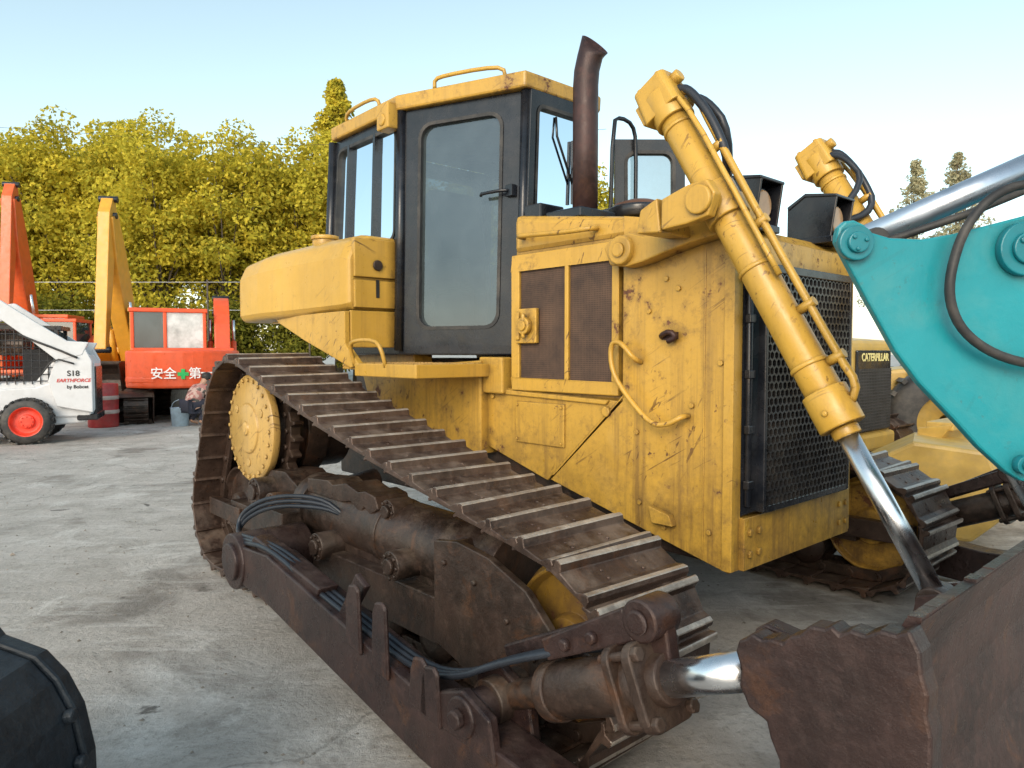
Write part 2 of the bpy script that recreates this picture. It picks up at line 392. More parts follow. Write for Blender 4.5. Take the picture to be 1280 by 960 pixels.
# --- CAB
cab=MB()
F=[(-1.54,-.46),(-2.38,-.79),(-3.42,-.78)];Ft=[(-1.52,-.43),(-2.36,-.77),(-3.32,-.75)]
m_=lambda p:(p[0],-p[1])
FR=(-1.54,.20);FtR=(-1.52,.16)
plan=[F[0],F[1],F[2],m_(F[2]),m_(F[1]),FR]
cab.prism([(x,y) for x,y in plan],'z',1.53,1.60)
cb=dz(cab,'cab',[M_blk],.01)
def panel(P0,P1,T0,T1,z0,z1,l,r_,bt,tp,rad,name,parent,sy=1,glass=M_gl,thick=.05,mat=M_blk):
    P0=V(P0[0],P0[1],z0);P1=V(P1[0],P1[1],z0);T0=V(T0[0],T0[1],z1);T1=V(T1[0],T1[1],z1)
    w=(P1-P0).length;h=z1-z0
    nn=(P1-P0).cross(T0-P0).normalized()
    def mp(u,v,o):
        a=P0.lerp(P1,u/w);c=T0.lerp(T1,u/w);return a.lerp(c,v/h)+nn*o
    O=rrect(0,w,0,h,.006);I=rrect(l,w-r_,bt,h-tp,rad)
    n=len(O);mb=MB()
    L=[[mp(u,v,o) for u,v in Q] for Q,o in((O,0),(I,0),(I,thick),(O,thick))]
    vs=sum(L,[]);fs=[]
    for j in range(4):
        a=j*n;c=((j+1)%4)*n
        fs+=[(a+i,a+(i+1)%n,c+(i+1)%n,c+i) for i in range(n)]
    mb.add(vs,fs)
    ob=dz(mb,name,[mat],.004,parent=parent,sy=sy)
    sl=MB()
    I2=rrect(l+.018,w-r_-.018,bt+.018,h-tp-.018,max(.005,rad-.018));I1=rrect(l-.004,w-r_+.004,bt-.004,h-tp+.004,rad)
    for off in(-.006,thick+.006):
        vs=[mp(u,v,off) for u,v in I1]+[mp(u,v,off) for u,v in I2]+[mp(u,v,thick/2) for u,v in I2]
        sl.add(vs,[(i,(i+1)%n,n+(i+1)%n,n+i) for i in range(n)]+[(n+i,n+(i+1)%n,2*n+(i+1)%n,2*n+i) for i in range(n)])
    dz(sl,'window_seal',[M_rub],0,parent=ob,sy=sy)
    g=MB();g.add([mp(u,v,thick/2) for u,v in I],[tuple(range(n))])
    gl=dz(g,'window_glass',[glass],0,parent=ob,sy=sy)
    return ob,mp
zc0,zc1=1.56,3.14
for sy in(1,-1):
    if sy==1:
        d,mp=panel(F[0],F[1],Ft[0],Ft[1],zc0,zc1,.15,.14,.14,.10,.10,'cab_door',cb,sy)
        hh=MB()
        def off(u,v,o): return mp(u,v,-o)
        hh.tube([off(.10,.98,.0),off(.10,.98,.05),off(.26,.97,.055),off(.28,.965,.03)],.011,8,0,1)
        hh.box((-.03,-.02,-.035),(.03,.02,.035),0,Matrix.Translation(off(.08,.98,.015)))
        dz(hh,'door_handle',[M_blk],.003,parent=d)
        for v in(.22,1.35):
            hg=MB();hg.cyl(off(.90,v,.012),off(.90,v+.1,.012),.018,n=10)
            dz(hg,'door_hinge',[M_blk],0,parent=d)
    else:
        panel((-1.50,-.40),(-1.18,-.76),(-1.50,-.38),(-1.18,-.74),1.75,3.00,.07,.07,.4,.08,.08,'cab_door',cb,sy,glass=M_glc)
    w,mp=panel(F[1],F[2],Ft[1],Ft[2],1.60,zc1,.07,.08,.70,.07,.08,'side_window_frame',cb,sy,glass=M_glc if sy<0 else M_gl)
    for ua in(.36,.76):
        bb=MB();bb.add([mp(ua,.70,-.008),mp(ua+.03,.70,-.008),mp(ua+.03,1.47,-.008),mp(ua,1.47,-.008),mp(ua,.70,.045),mp(ua+.03,.70,.045),mp(ua+.03,1.47,.045),mp(ua,1.47,.045)],[(0,1,2,3),(4,5,6,7),(0,1,5,4),(1,2,6,5),(2,3,7,6),(3,0,4,7)])
        dz(bb,'window_divider',[M_blk],0,parent=w,sy=sy)
    for k,rr_ in((1,.035),(0,.03),(2,.04)):
        a0,a1=F[k],Ft[k]
        if k==0 and sy==-1: a0,a1=m_(FR),m_(FtR)
        q=MB();q.cyl((a0[0],a0[1],1.56),(a1[0],a1[1],3.14),rr_,n=10)
        dz(q,'cab_pillar',[M_blk],0,parent=cb,sy=sy)
panel(F[0],FR,Ft[0],FtR,2.10,zc1,.06,.06,.22,.08,.06,'windscreen_frame',cb,glass=M_glc)
panel(F[2],m_(F[2]),Ft[2],m_(Ft[2]),1.60,zc1,.10,.10,.72,.1,.08,'rear_window_frame',cb,glass=M_glc)
rf=MB()
rr0=(-3.24,-.75)
def offp(k,x=0):return [(p[0]*1.0+(k if p[0]>-2 else (-k if p[0]<-3 else 0))+x,p[1]+(k if p[1]>0 else -k)) for p in [Ft[0],Ft[1],rr0,m_(rr0),m_(Ft[1]),FtR]]
A=[V(x,y,3.14) for x,y in offp(.045)];B=[V(x,y,3.235) for x,y in offp(.048)];C=[V(x,y,3.27) for x,y in offp(-.06)]
rf.loft(A,B,0,False);rf.loft(B,C,0,False);rf.add(A,[tuple(range(6))]);rf.add(C,[tuple(range(6))])
rr=dz(rf,'cab_roof',[M_yr],.014,parent=cb)
for pts in([(-1.66,-.47,3.24),(-1.66,-.49,3.30),(-1.78,-.56,3.31),(-2.02,-.66,3.31),(-2.10,-.69,3.30),(-2.10,-.69,3.24)],
           [(-2.58,-.80,3.22),(-2.58,-.82,3.27),(-2.70,-.82,3.29),(-2.95,-.81,3.29),(-3.05,-.80,3.27),(-3.05,-.78,3.21)]):
    h=MB();h.tube(pts,.013,8,0,1);dz(h,'roof_rail',[M_yc],0,parent=rr)
h=MB();h.box((-2.50,-.88,3.02),(-2.36,-.78,3.19));h.cyl((-2.43,-.89,3.08),(-2.43,-.85,3.08),.04);dz(h,'roof_lamp_bracket',[M_y],.01,parent=rr)
h=MB();h.tube([(-1.50,.22,2.30),(-1.40,.22,2.35),(-1.38,.22,3.06),(-1.38,.30,3.10),(-1.38,.42,3.08),(-1.38,.46,2.98),(-1.38,.46,2.4)],.014,8,0,1);dz(h,'mirror_bracket',[M_blk],0,parent=cb)
h=MB();h.tube([(-1.49,-.2,3.02),(-1.48,-.2,2.9),(-1.485,-.05,2.62)],.008,6);h.box((-1.495,-.06,2.5),(-1.475,-.045,2.9));dz(h,'wiper',[M_blk],0,parent=cb)
it=MB();it.box((-2.75,-.25,1.6),(-2.25,.25,2.0));it.prism([(-2.78,2.0),(-2.9,2.75),(-2.76,2.8),(-2.62,2.0)],'y',-.25,.25);it.box((-2.6,-.42,2.0),(-2.2,-.30,2.2));it.box((-2.6,.30,2.0),(-2.2,.42,2.2))
dz(it,'operator_seat',[M_dark],.04,parent=cb)
it=MB();it.box((-1.72,-.40,1.6),(-1.58,.18,2.28));it.cyl((-2.0,-.3,1.6),(-2.05,-.3,2.2),.02);dz(it,'dashboard',[M_dark],.03,parent=cb)
# --- fuel tank + fenders
for sy in(1,-1):
    t=MB()
    sec=lambda x,yo,zt,zb:[V(x,-.62,zb),V(x,yo+.03,zb),V(x,yo,zb+.05),V(x,yo,zt-.16),V(x,yo+.05,zt-.05),V(x,yo+.16,zt),V(x,-.62,zt)]
    S=[sec(-2.44,-1.13,2.315,1.82),sec(-2.52,-1.15,2.325,1.81),sec(-2.95,-1.19,2.32,1.80),sec(-3.6,-1.25,2.30,1.79),sec(-3.90,-1.26,2.27,1.78),sec(-4.02,-1.22,2.22,1.785),sec(-4.06,-1.12,2.14,1.81)]
    n=7;vs=sum(S,[]);fs=[(i*n+k,i*n+(k+1)%n,(i+1)*n+(k+1)%n,(i+1)*n+k) for i in range(len(S)-1) for k in range(n)]
    t.add(vs,fs,0,False);t.add(S[0],[tuple(range(n))]);t.add(S[-1],[tuple(range(n))])
    tk=dz(t,'fuel_tank',[M_yc],.03,sy=sy); tk.modifiers['Bevel'].segments=3
    for za,zb_ in((2.04,2.29),(1.84,2.02)):
        c_=MB();c_.box((-2.455,-1.10,za),(-2.418,-.79,zb_))
        if za>2:c_.cyl((-2.42,-.93,2.12),(-2.405,-.93,2.12),.035,mi=1)
        dz(c_,'tank_door',[M_y,M_rust],.005,parent=tk,sy=sy)
    c_=MB();c_.cyl((-3.1,-.95,2.29),(-3.1,-.95,2.37),.09);c_.cyl((-3.1,-.95,2.36),(-3.1,-.95,2.39),.10)
    dz(c_,'filler_cap',[M_yr],.006,parent=tk,sy=sy)
    f=MB();f.prism([(-3.5,1.81),(-2.43,1.815),(-2.43,1.60),(-2.25,1.47),(-2.36,1.45),(-3.0,1.63),(-3.40,1.76)],'y',-1.17,-1.13)
    f.box((-3.6,-1.14,1.765),(-2.44,-.62,1.778))
    f.box((-2.45,-1.13,1.58),(-2.42,-.62,1.82));f.box((-2.5,-1.15,1.44),(-1.66,-.66,1.475))
    f.box((-1.66,-1.16,1.40),(-1.62,-.60,1.48));f.box((-2.3,-1.175,1.40),(-1.62,-1.145,1.48))
    fd=dz(f,'fender',[M_y],.006,sy=sy)
    tr=MB()
    for i in range(14):
        for j in range(8):
            x=-2.38+.054*i;y=-1.12+.062*j
            tr.box((x-.014,y-.004,1.475),(x+.014,y+.004,1.484),0,Matrix.Translation((x,y,0))@Matrix.Rotation(math.radians(45 if(i+j)%2 else -45),4,'Z')@Matrix.Translation((-x,-y,0)))
    dz(tr,'tread_plate',[M_yr],0,parent=fd,sy=sy)
    h=MB();h.tube([(-2.32,-1.16,1.46),(-2.32,-1.20,1.60),(-2.22,-1.20,1.625),(-2.02,-1.20,1.62),(-1.95,-1.20,1.58),(-1.95,-1.165,1.46)],.013,8,0,1);dz(h,'grab_handle',[M_y],0,parent=fd,sy=sy)
tx=text('I',.16,(-2.4165,-.93,1.96),(math.radians(90),0,math.radians(90)),M_txt,DZ,'decal',.004)
# --- Lift cylinders
for sy in(1,-1):
    Y=-.76
    top=V(-.25,Y,2.67);end=V(.90,Y,.70);d=(end-top).normalized()
    nr=V(-d.z,0,d.x)
    c=MB()
    hb=top+d*1.60
    c.cyl(top,hb,.071,n=28);c.cyl(hb-d*.13,hb+d*.02,.086,n=28);c.cyl(hb+d*.02,hb+d*.06,.052,n=20)
    c.cyl(top-d*.03,top+d*.12,.088,n=28);
    for q in(.15,.9,1.35): c.cyl(top+d*q,top+d*(q+.02),.077,n=28)
    M=Matrix.Translation(top)@Matrix(((nr.x,0,d.x,0),(0,1,0,0),(nr.z,0,d.z,0),(0,0,0,1)))
    c.loft([M@V(u,v_,-.10) for u,v_ in rrect(-.095,.085,-.075,.075,.03)],[M@V(u,v_,.07) for u,v_ in rrect(-.105,.09,-.082,.082,.03)])
    c.box((-.125,-.045,-.06),(-.095,.045,.04),0,M);c.cyl(M@V(.07,0,-.05),M@V(.12,0,-.05),.03,n=14)
    for q in(-.06,.05):
        for w_ in(-.05,.05): c.bolt(M@V(q,w_,-.10),-d,.014,.014)
    for w_ in(-1,1): c.bolt(hb-d*.04+V(0,w_*.083,0),V(0,w_,0),.013)
    tr=top+d*.58
    c.cyl(tr-d*.08,tr+d*.08,.090,n=28);c.cyl(tr+V(0,-.15,0),tr+V(0,.17,0),.05,n=20)
    lc=dz(c,'lift_cylinder',[M_yc],.006,sy=sy)
    k=MB();k.tube([top+nr*.09+d*.02,top+nr*.135+d*.08,top+nr*.125+d*.25,top+nr*.115+d*.8,top+nr*.115+d*1.40,top+nr*.125+d*1.50,top+nr*.075+d*1.55],.016,10,0,1)
    k.tube([top+nr*.07+V(0,-.05,0),top+nr*.10+d*.2+V(0,-.05,0),top+nr*.10+d*.55+V(0,-.06,0),top+nr*.09+d*1.0+V(0,-.05,0)],.012,10,0,1)
    for q in(.35,.75,1.15,1.38): k.cyl(top+d*q+nr*.06,top+d*q+nr*.14,.020,n=10)
    dz(k,'cylinder_pipe',[M_yc],0,parent=lc,sy=sy)
    k=MB();k.tube([top+nr*.08+d*.0,top+nr*.12+d*.04,top+nr*.145+d*.22,top+nr*.12+d*.45,V(-.08,Y+.2,2.25)],.020,10,0,2);k.tube([top+nr*.08+d*.03+V(0,.05,0),top+nr*.14+d*.10+V(0,.06,0),top+nr*.165+d*.3+V(0,.06,0),V(-.12,Y+.3,2.2)],.018,10,0,2)
    dz(k,'hydraulic_hose',[M_hose],0,parent=lc,sy=sy)
    rd=MB();rd.cyl(hb,end,.038,n=24);dz(rd,'piston_rod',[M_chr],0,parent=lc,sy=sy)
    e=MB();e.cyl(end-V(0,.06,0),end+V(0,.06,0),.055,n=20);dz(e,'rod_eye',[M_rust],.006,parent=lc,sy=sy)
    k=MB()
    k.prism([(-.66,2.07),(-.62,2.11),(-.50,2.125),(-.42,2.10),(-.30,2.13),(-.16,2.22),(tr.x,2.25),(tr.x+.06,2.20),(tr.x+.06,2.12),(tr.x,2.07),(-.16,2.04),(-.30,2.01),(-.42,1.98),(-.52,1.965),(-.62,1.98)],'y',-.70,-.58)
    k.prism([(tr.x-.19,2.20),(tr.x-.06,2.24),(tr.x+.03,2.25),(tr.x+.07,2.19),(tr.x+.04,2.10),(tr.x-.06,2.08),(tr.x-.19,2.07)],'y',Y-.165,Y-.11)
    k.prism([(-.28,2.07),(-.26,2.17),(-.17,2.21),(-.15,2.06)],'y',Y-.165,-.6);k.cyl((-.54,-.73,2.045),(-.54,-.60,2.045),.07,.08,n=24)
    k.cyl((tr.x,Y-.185,tr.z),(tr.x,Y-.16,tr.z),.06,n=24);k.cyl((-.54,-.745,2.045),(-.54,-.73,2.045),.035,n=16)
    dz(k,'cylinder_bracket',[M_yr],.014,sy=sy)
# --- Tracks
WS=.29
CIR=[(-.13,.43,.33),(-3.38,.43,.33),(-3.02,1.04,.42)]
pts=[]
for cx,cz,r in CIR:
    for i in range(120):
        t=2*math.pi*i/120;pts.append((cx+r*math.cos(t),cz+r*math.sin(t)))
pts=sorted(set(pts))
def cr(o,a,b):return (a[0]-o[0])*(b[1]-o[1])-(a[1]-o[1])*(b[0]-o[0])
lo=[];up=[]
for p in pts:
    while len(lo)>1 and cr(lo[-2],lo[-1],p)<=0:lo.pop()
    lo.append(p)
for p in reversed(pts):
    while len(up)>1 and cr(up[-2],up[-1],p)<=0:up.pop()
    up.append(p)
hull=lo[:-1]+up[:-1]
seg=[(Vector(hull[i]),Vector(hull[(i+1)%len(hull)])) for i in range(len(hull))]
tot=sum((b_-a).length for a,b_ in seg);NS=50;pit=tot/NS
def at(s):
    s%=tot
    for a,b_ in seg:
        l=(b_-a).length
        if s<=l:
            p=a.lerp(b_,s/l)
            if p.y>.75 and -2.85<p.x<-.25:
                u=(p.x+2.85)/2.6;p=p+Vector((0,-.045*4*u*(1-u)))
            return p
        s-=l
hp=pit/2
sh=MB()
prof=[(-hp-.020,.030),(-hp+.01,.034),(hp-.012,.028),(hp+.006,.016),(hp+.012,.028),(hp-.014,.052),(hp-.010,.080),(hp-.018,.088),(hp-.038,.086),(hp-.052,.056),(-hp+.04,.050),(-hp+.014,.068),(-hp-.006,.074),(-hp-.020,.058)]
npf=len(prof)
sh.add([(x,y,z) for y in(-WS,WS) for x,z in prof],
   [tuple(range(npf)),tuple(range(npf,2*npf))[::-1]]+[(i,(i+1)%npf,npf+(i+1)%npf,npf+i) for i in range(npf)])
for k in(6,7,11): sh.m[2+k]=1
for y in(-.10,.10): 
    for x in(-.030,.01): sh.bolt((x,y,.050),(0,0,1),.010,.007)
sh0=sh.build('track_shoe',None,[M_shoe,M_tip],.003,1)
shm=sh0.data;bpy.data.objects.remove(sh0)
M_hub=paint('hub_yellow_paint',(.54,.34,.10),rust=.5,dirt=.7,lowdirt=.0,dirtc=(.22,.15,.08))
def mktrack(side,objname='track'):
    ch=MB()
    fr=[]
    for i in range(NS):
        a=at(i*pit);c=at((i+1)*pit);m=(a+c)/2;t=(c-a).normalized();nrm=Vector((t.y,-t.x))
        Mx=Matrix(((t.x,0,nrm.x,m.x),(0,-1,0,side*1.41),(t.y,0,nrm.y,m.y),(0,0,0,1)))
        fr.append(Mx)
        for y in(-.085,.085):
            ch.box((-hp-.002,y-.016,-.045),(hp-.006,y+.016,.028),0,Mx)
        P=Mx@V(-hp,0,-.005)
        ch.cyl(P-V(0,.115,0),P+V(0,.115,0),.024,n=10)
    tr=dz(ch,objname,[M_rust],.004)
    for Mx in fr:
        o=bpy.data.objects.new('track_shoe',shm);COL.objects.link(o);o.parent=tr;o.matrix_basis=Mx@Matrix.Rotation(math.radians(R.uniform(-.9,.9)),4,'X')@Matrix.Rotation(math.radians(R.uniform(-.9,.9)),4,'Z')
        bv=o.modifiers.new('Bevel','BEVEL');bv.width=.003;bv.segments=1;bv.limit_method='ANGLE'
    s=MB();cx,cz=-3.02,1.04;T=24;poly=[]
    for i in range(T):
        for fr_,rr_ in((0,.375),(.3,.375),(.42,.43),(.58,.43),(.7,.375)):
            t=2*math.pi*(i+fr_)/T;poly.append((cx+rr_*math.cos(t),cz+rr_*math.sin(t)))
    y=side*1.41
    s.prism(poly,'y',y-.035,y+.035)
    s.cyl((cx,side*.95,cz),(cx,side*1.50,cz),.30,n=32);s.cyl((cx,side*1.15,cz),(cx,side*1.3,cz),.34,n=32)
    for i in range(20):
        t=2*math.pi*i/20;s.bolt((cx+.335*math.cos(t),side*1.445,cz+.335*math.sin(t)),(0,side,0),.02,.02)
    sp=dz(s,'drive_sprocket',[M_rust],.006)
    h=MB();h.lathe([(.355,0),(.362,.012),(.362,.05),(.345,.062),(.17,.066),(.165,.078),(.15,.083),(.05,.083),(.045,.095),(.02,.098)],(cx,side*1.50,cz),(0,side,0),40)
    for i in range(24):
        t=2*math.pi*i/24;h.bolt((cx+.325*math.cos(t),side*1.562,cz+.325*math.sin(t)),(0,side,0),.014,.014)
    for i in range(3):
        t=2*math.pi*i/3+.5;h.cyl((cx+.23*math.cos(t),side*1.56,cz+.23*math.sin(t)),(cx+.23*math.cos(t),side*1.572,cz+.23*math.sin(t)),.028,n=14)
    dz(h,'hub_cover',[M_hub],.004,parent=sp)
    for j,(cx,cz,r) in enumerate(CIR[:2]):
        w=MB();w.lathe([(.06,-.12),(.11,-.11),(.12,-.06),(.27,-.045),(.285,-.09),(.30,-.09),(.30,-.05),(.325,-.04),(.325,.04),(.30,.05),(.30,.09),(.285,.09),(.27,.045),(.12,.06),(.11,.11),(.06,.12)],(cx,side*1.41,cz),(0,1,0),36)
        w.box((cx-.28,side*1.41-.20,cz-.06),(cx+.28,side*1.41-.13,cz+.06),1);w.box((cx-.28,side*1.41+.13,cz-.06),(cx+.28,side*1.41+.20,cz+.06),1)
        dz(w,'idler_wheel',[(M_idl if side<0 else M_yr) if j==0 else M_rust,M_rust],.005)
    for i in range(7):
        x=-2.95+i*.40
        w=MB();w.lathe([(.06,-.16),(.10,-.15),(.13,-.12),(.13,-.09),(.10,-.08),(.10,.08),(.13,.09),(.13,.12),(.10,.15),(.06,.16)],(x,side*1.41,.235),(0,1,0),24)
        dz(w,'track_roller',[M_rust],.004)
    fm=MB()
    fm.box((-2.9,-.14,.34),(-.55,.14,.60));fm.box((-3.3,-.18,.36),(-2.8,.18,.52))
    fm.cyl((-2.25,0,.62),(-.55,0,.60),.175,n=32);fm.cyl((-2.32,0,.62),(-2.2,0,.62),.195,n=32);fm.cyl((-.62,0,.60),(-.50,0,.60),.19,n=32);fm.cyl((-1.45,0,.61),(-1.40,0,.61),.182,n=32)
    fm.box((-.55,-.16,.33),(-.2,.16,.46))
    fm.box((-2.9,.0,.3),(-.6,.17,.36));
    fm.prism([(-.78,.30),(-.78,.74),(-.62,.765),(-.42,.74),(-.20,.66),(-.02,.50),(.06,.32),(-.4,.20)],'y',-.255,-.22)
    for x,z in((-.7,.66),(-.5,.62),(-.3,.52),(-.15,.42)): fm.bolt((x,-.255,z),(0,-1,0),.014,.014)
    fm.prism([(-.78,.30),(-.78,.72),(-.70,.74),(-.62,.70),(-.55,.30)],'y',-.20,.16)
    fm.box((-2.75,-.22,.26),(-.80,-.14,.47));fm.box((-2.65,-.30,.38),(-2.2,-.14,.62))
    fm.prism([(-3.15,.36),(-3.15,.62),(-2.9,.78),(-2.55,.80),(-2.3,.70),(-2.2,.5),(-2.2,.36)],'y',-.12,.14)
    for x,z,r,e in((-1.09,.56,.07,.28),(-1.83,.50,.075,.28),(-2.45,.60,.10,.26),(-1.35,.75,.06,.13),(-2.75,.66,.09,.24)):
        fm.cyl((x,0,z),(x,-e,z),r,n=24);fm.cyl((x,-e,z),(x,-e-.02,z),r*.55,n=16)
        for i in range(8):
            t=2*math.pi*i/8;fm.bolt((x+r*.8*math.cos(t),-e,z+r*.8*math.sin(t)),(0,-1,0),.011,.010)
    fm.prism([(-2.2,.81),(-1.95,.83),(-1.9,.81),(-1.75,.84),(-1.62,.81),(-1.55,.825),(-1.45,.81),(-1.42,.75),(-1.5,.71),(-1.56,.74),(-1.6,.70),(-1.7,.75),(-1.8,.73),(-2.2,.73)],'y',-.14,.06)
    fm.cyl((-1.3,.05,.55),(-1.3,.75,.7),.07,n=16);fm.cyl((-2.9,.05,.5),(-2.9,.75,.6),.09,n=16)
    for v in fm.v: v.y=v.y+(-1.41)
    dz(fm,'track_frame',[M_rust],.008,sy=-side)
mktrack(-1);mktrack(1)
# --- push arms
for sy in(1,-1):
    a=MB()
    top=[(-2.10,.52),(-1.7,.545),(-.38,.325),(.35,.26),(1.15,.30)];bot=[(1.15,.06),(.35,.03),(-.38,.08),(-1.7,.30),(-2.1,.33)]
    a.prism(top+bot,'y',-2.02,-1.86)
    a.cyl((-2.12,-2.03,.425),(-2.12,-1.62,.425),.15,n=28);a.cyl((-2.12,-2.05,.425),(-2.12,-2.0,.425),.10,n=20)
    a.prism([(-1.95,.55),(-1.2,.46),(-1.18,.50),(-1.9,.60)],'y',-2.0,-1.90)
    for x,zt in((-.86,.62),(-.66,.60),(-.40,.47),(-.33,.46)):
        z=.33-.17*(x+.38)
        a.prism([(x-.02,z-.05),(x+.10,z-.07),(x+.085,zt-.02),(x+.06,zt),(x+.01,zt-.01),(x-.01,zt-.06)],'y',-2.04,-2.022)
    a.prism([(-1.05,.40),(-.98,.38),(-.80,.60),(-.88,.64)],'y',-1.99,-1.96)
    a.cyl((-.12,-2.04,.34),(-.12,-1.78,.34),.07,n=20);a.bolt((-.12,-2.04,.34),(0,-1,0),.035,.03)
    a.prism([(-.25,.26),(-.25,.38),(-.12,.43),(.02,.38),(.05,.24)],'y',-2.03,-1.99)
    a.prism([(-.25,.26),(-.25,.40),(-.12,.46),(.02,.40),(.05,.24)],'y',-1.86,-1.82)
    pa=dz(a,'push_arm',[M_arm],.008,sy=sy)
    Yb=-1.84
    p0=V(-.12,Yb,.35);p1=V(.82,Yb,.755);d=(p1-p0).normalized();nr=V(-d.z,0,d.x)
    b=MB();b.cyl(p0+d*.28,p0+d*.70,.088,n=32);b.cyl(p0,p0+d*.3,.05,n=20);b.cyl(p0-V(0,.08,0),p0+V(0,.08,0),.08,n=20)
    b.cyl(p0+d*.26,p0+d*.31,.096,.096,n=32)
    M=Matrix.Translation(p0+d*.69)@Matrix(((d.x,0,nr.x,0),(0,1,0,0),(d.z,0,nr.z,0),(0,0,0,1)))
    vs=rrect(-.105,.105,-.125,.12,.045)
    b.loft([M@V(0,u,v) for u,v in vs],[M@V(.035,u,v) for u,v in vs])
    b.loft([M@V(-.05,u,v) for u,v in vs],[M@V(-.08,u,v) for u,v in vs])
    for u in(-.08,.08):
        for v in(-.095,.09): b.cyl(M@V(-.10,u,v),M@V(.055,u,v),.014,n=8,sm=False);b.bolt(M@V(.035,u,v),d,.023,.022)
    b.cyl(p0+d*.69,p0+d*.76,.076,.070,n=28)
    tb_=dz(b,'tilt_cylinder',[M_rust],.008,parent=pa,sy=sy)
    r_=MB();r_.cyl(p0+d*.75,p1,.050,n=28);dz(r_,'piston_rod',[M_chr],0,parent=tb_,sy=sy)
    k=MB()
    k.beam((-.14,.49),(.46,.775),.055,.08,Yb+.02,Yb+.06);k.cyl((.50,Yb-.05,.80),(.50,Yb+.07,.80),.062,n=28)
    k.beam((.12,.60),(.46,.78),.07,.10,Yb-.045,Yb-.02);k.cyl((.50,Yb-.065,.80),(.50,Yb-.05,.80),.035,n=16)
    for q in(.22,.33):
        k.bolt((q,Yb-.045,.50+q*.5+.04),(0,-1,0),.022,.022)
    k.beam((.50,.82),(.54,.62),.10,.09,Yb+.0,Yb+.05)
    dz(k,'brace_link',[M_arm],.012,parent=pa,sy=sy)
h=MB()
for j,o in enumerate((0,.028,.056)):
    h.tube([(-1.75,-1.55,.66),(-1.9,-1.62,.70+o),(-2.2,-1.78,.68+o),(-2.42,-1.86,.56+o),(-2.38,-1.9,.46+o),(-2.05,-2.0,.54+o*.6),(-1.7,-2.0+o,.58),(-1.25,-1.98+o,.475),(-.9,-1.97+o,.42),(-.5,-1.96+o,.35),(-.25,-1.95+o,.40),(-.08,-1.93+o,.50),(.15,-1.88+o,.60),(.3,-1.80,.64)],.0125,8,0,2)
dz(h,'hydraulic_hose',[M_hose],0)
# --- blade
bl=MB()
front=[(1.215,1.0),(1.16,.88),(1.13,.70),(1.135,.48),(1.18,.28),(1.27,.10),(1.33,.02)];back=[(x-.03,z) for x,z in front][::-1]
bl.prism(front+back,'y',-1.88,1.88)
bl.box((1.04,-1.7,.55),(1.11,1.7,.66));bl.box((.98,-1.6,.2),(1.12,1.6,.38))
for y in(-.86,-.66,.66,.86): bl.prism([(.85,.62),(.87,.73),(.93,.75),(1.12,.70),(1.12,.3),(.95,.3)],'y',y-.015,y+.015)
rj=random.Random(3)
yy=-1.88
while yy<1.8:
    w_=rj.uniform(.05,.22);hh_=rj.uniform(.002,.012)
    bl.prism([(1.187,.985),(1.213,.995),(1.214,1.0+hh_),(1.187,1.0+hh_*.8)],'y',yy,yy+w_);yy+=w_
b1=dz(bl,'blade',[M_blade],.004)
jag=[(.835,.84),(.842,.868),(.86,.878),(.875,.895),(.90,.888),(.925,.896),(.95,.895),(.968,.915),(.99,.925),(1.012,.952),(1.045,.955),(1.06,.966),(1.078,.952),(1.10,.968),(1.13,.966),(1.16,.985),(1.19,.984),(1.215,1.0),(1.236,.96),(1.24,.92),(1.252,.88),(1.250,.84),(1.260,.80),(1.260,.74),(1.268,.70),(1.277,.62),(1.29,.3),(1.33,.03),(.97,.03),(.955,.50),(.948,.62),(.925,.665),(.915,.70),(.87,.715),(.858,.74),(.845,.76),(.85,.80)]
for sy in(1,-1):
    e=MB();e.prism(jag,'y',-1.95,-1.885)
    e.prism([(.82,.83),(.835,.87),(.86,.89),(.93,.88),(.97,.84),(.93,.72),(.87,.705),(.845,.735),(.85,.77),(.82,.79)],'y',-1.86,-1.80)
    dz(e,'blade_end_plate',[M_arm],.007,parent=b1,sy=sy)
cg=MB();cg.prism([(1.27,.14),(1.285,.15),(1.38,.0),(1.355,.0)],'y',-1.95,1.95);dz(cg,'cutting_edge',[M_tip],.003,parent=b1)

# ================================================================ teal excavator boom
TB=empty('excavator_boom',(1.6,2.45,0),0,'teal steel excavator boom head with chrome cylinder and black hose','excavator boom')
def tb(mb,name,mats,bevel=.006,parent=None):
    for v in mb.v: v.x-=1.6;v.y-=2.45
    return mb.build(name,parent or TB,mats,bevel)
poly=[(1.032,1.925),(1.036,1.945),(1.056,1.965),(1.085,1.968),(1.115,1.955),(1.145,1.928),(1.20,1.912),(1.30,1.908),(1.40,1.925),(1.50,1.95),(1.636,1.985),(1.99,2.16),(2.45,2.45),(2.7,2.1),(2.3,1.5),(1.94,1.10),(1.68,1.128),(1.640,1.135),(1.590,1.165),(1.50,1.245),(1.431,1.320),(1.304,1.450),(1.227,1.550),(1.137,1.705),(1.048,1.865),(1.03,1.90)]
m=MB();m.prism(poly,'y',2.30,2.34);m.prism([(x*.9+.27,z*.9+.17) for x,z in poly[7:23]],'y',2.34,2.56)
tb(m,'boom_plate',[M_teal],.008)
for x,z,r in((1.081,1.893,.055),(1.615,1.875,.085),(1.635,1.19,.03)):
    m=MB()
    m.cyl((x,2.27,z),(x,2.30,z),r,n=28);m.cyl((x,2.255,z),(x,2.27,z),r*.6,n=24)
    for i in range(3):
        t=2*math.pi*i/3+.3;m.bolt((x+r*.4*math.cos(t),2.255,z+r*.4*math.sin(t)),(0,-1,0),r*.14,.008)
    tb(m,'pin_boss',[M_tealb],.004)
m=MB();m.cyl((1.20,2.46,1.935),(2.0,2.46,2.29),.045,n=28);tb(m,'piston_rod',[M_brod],0)
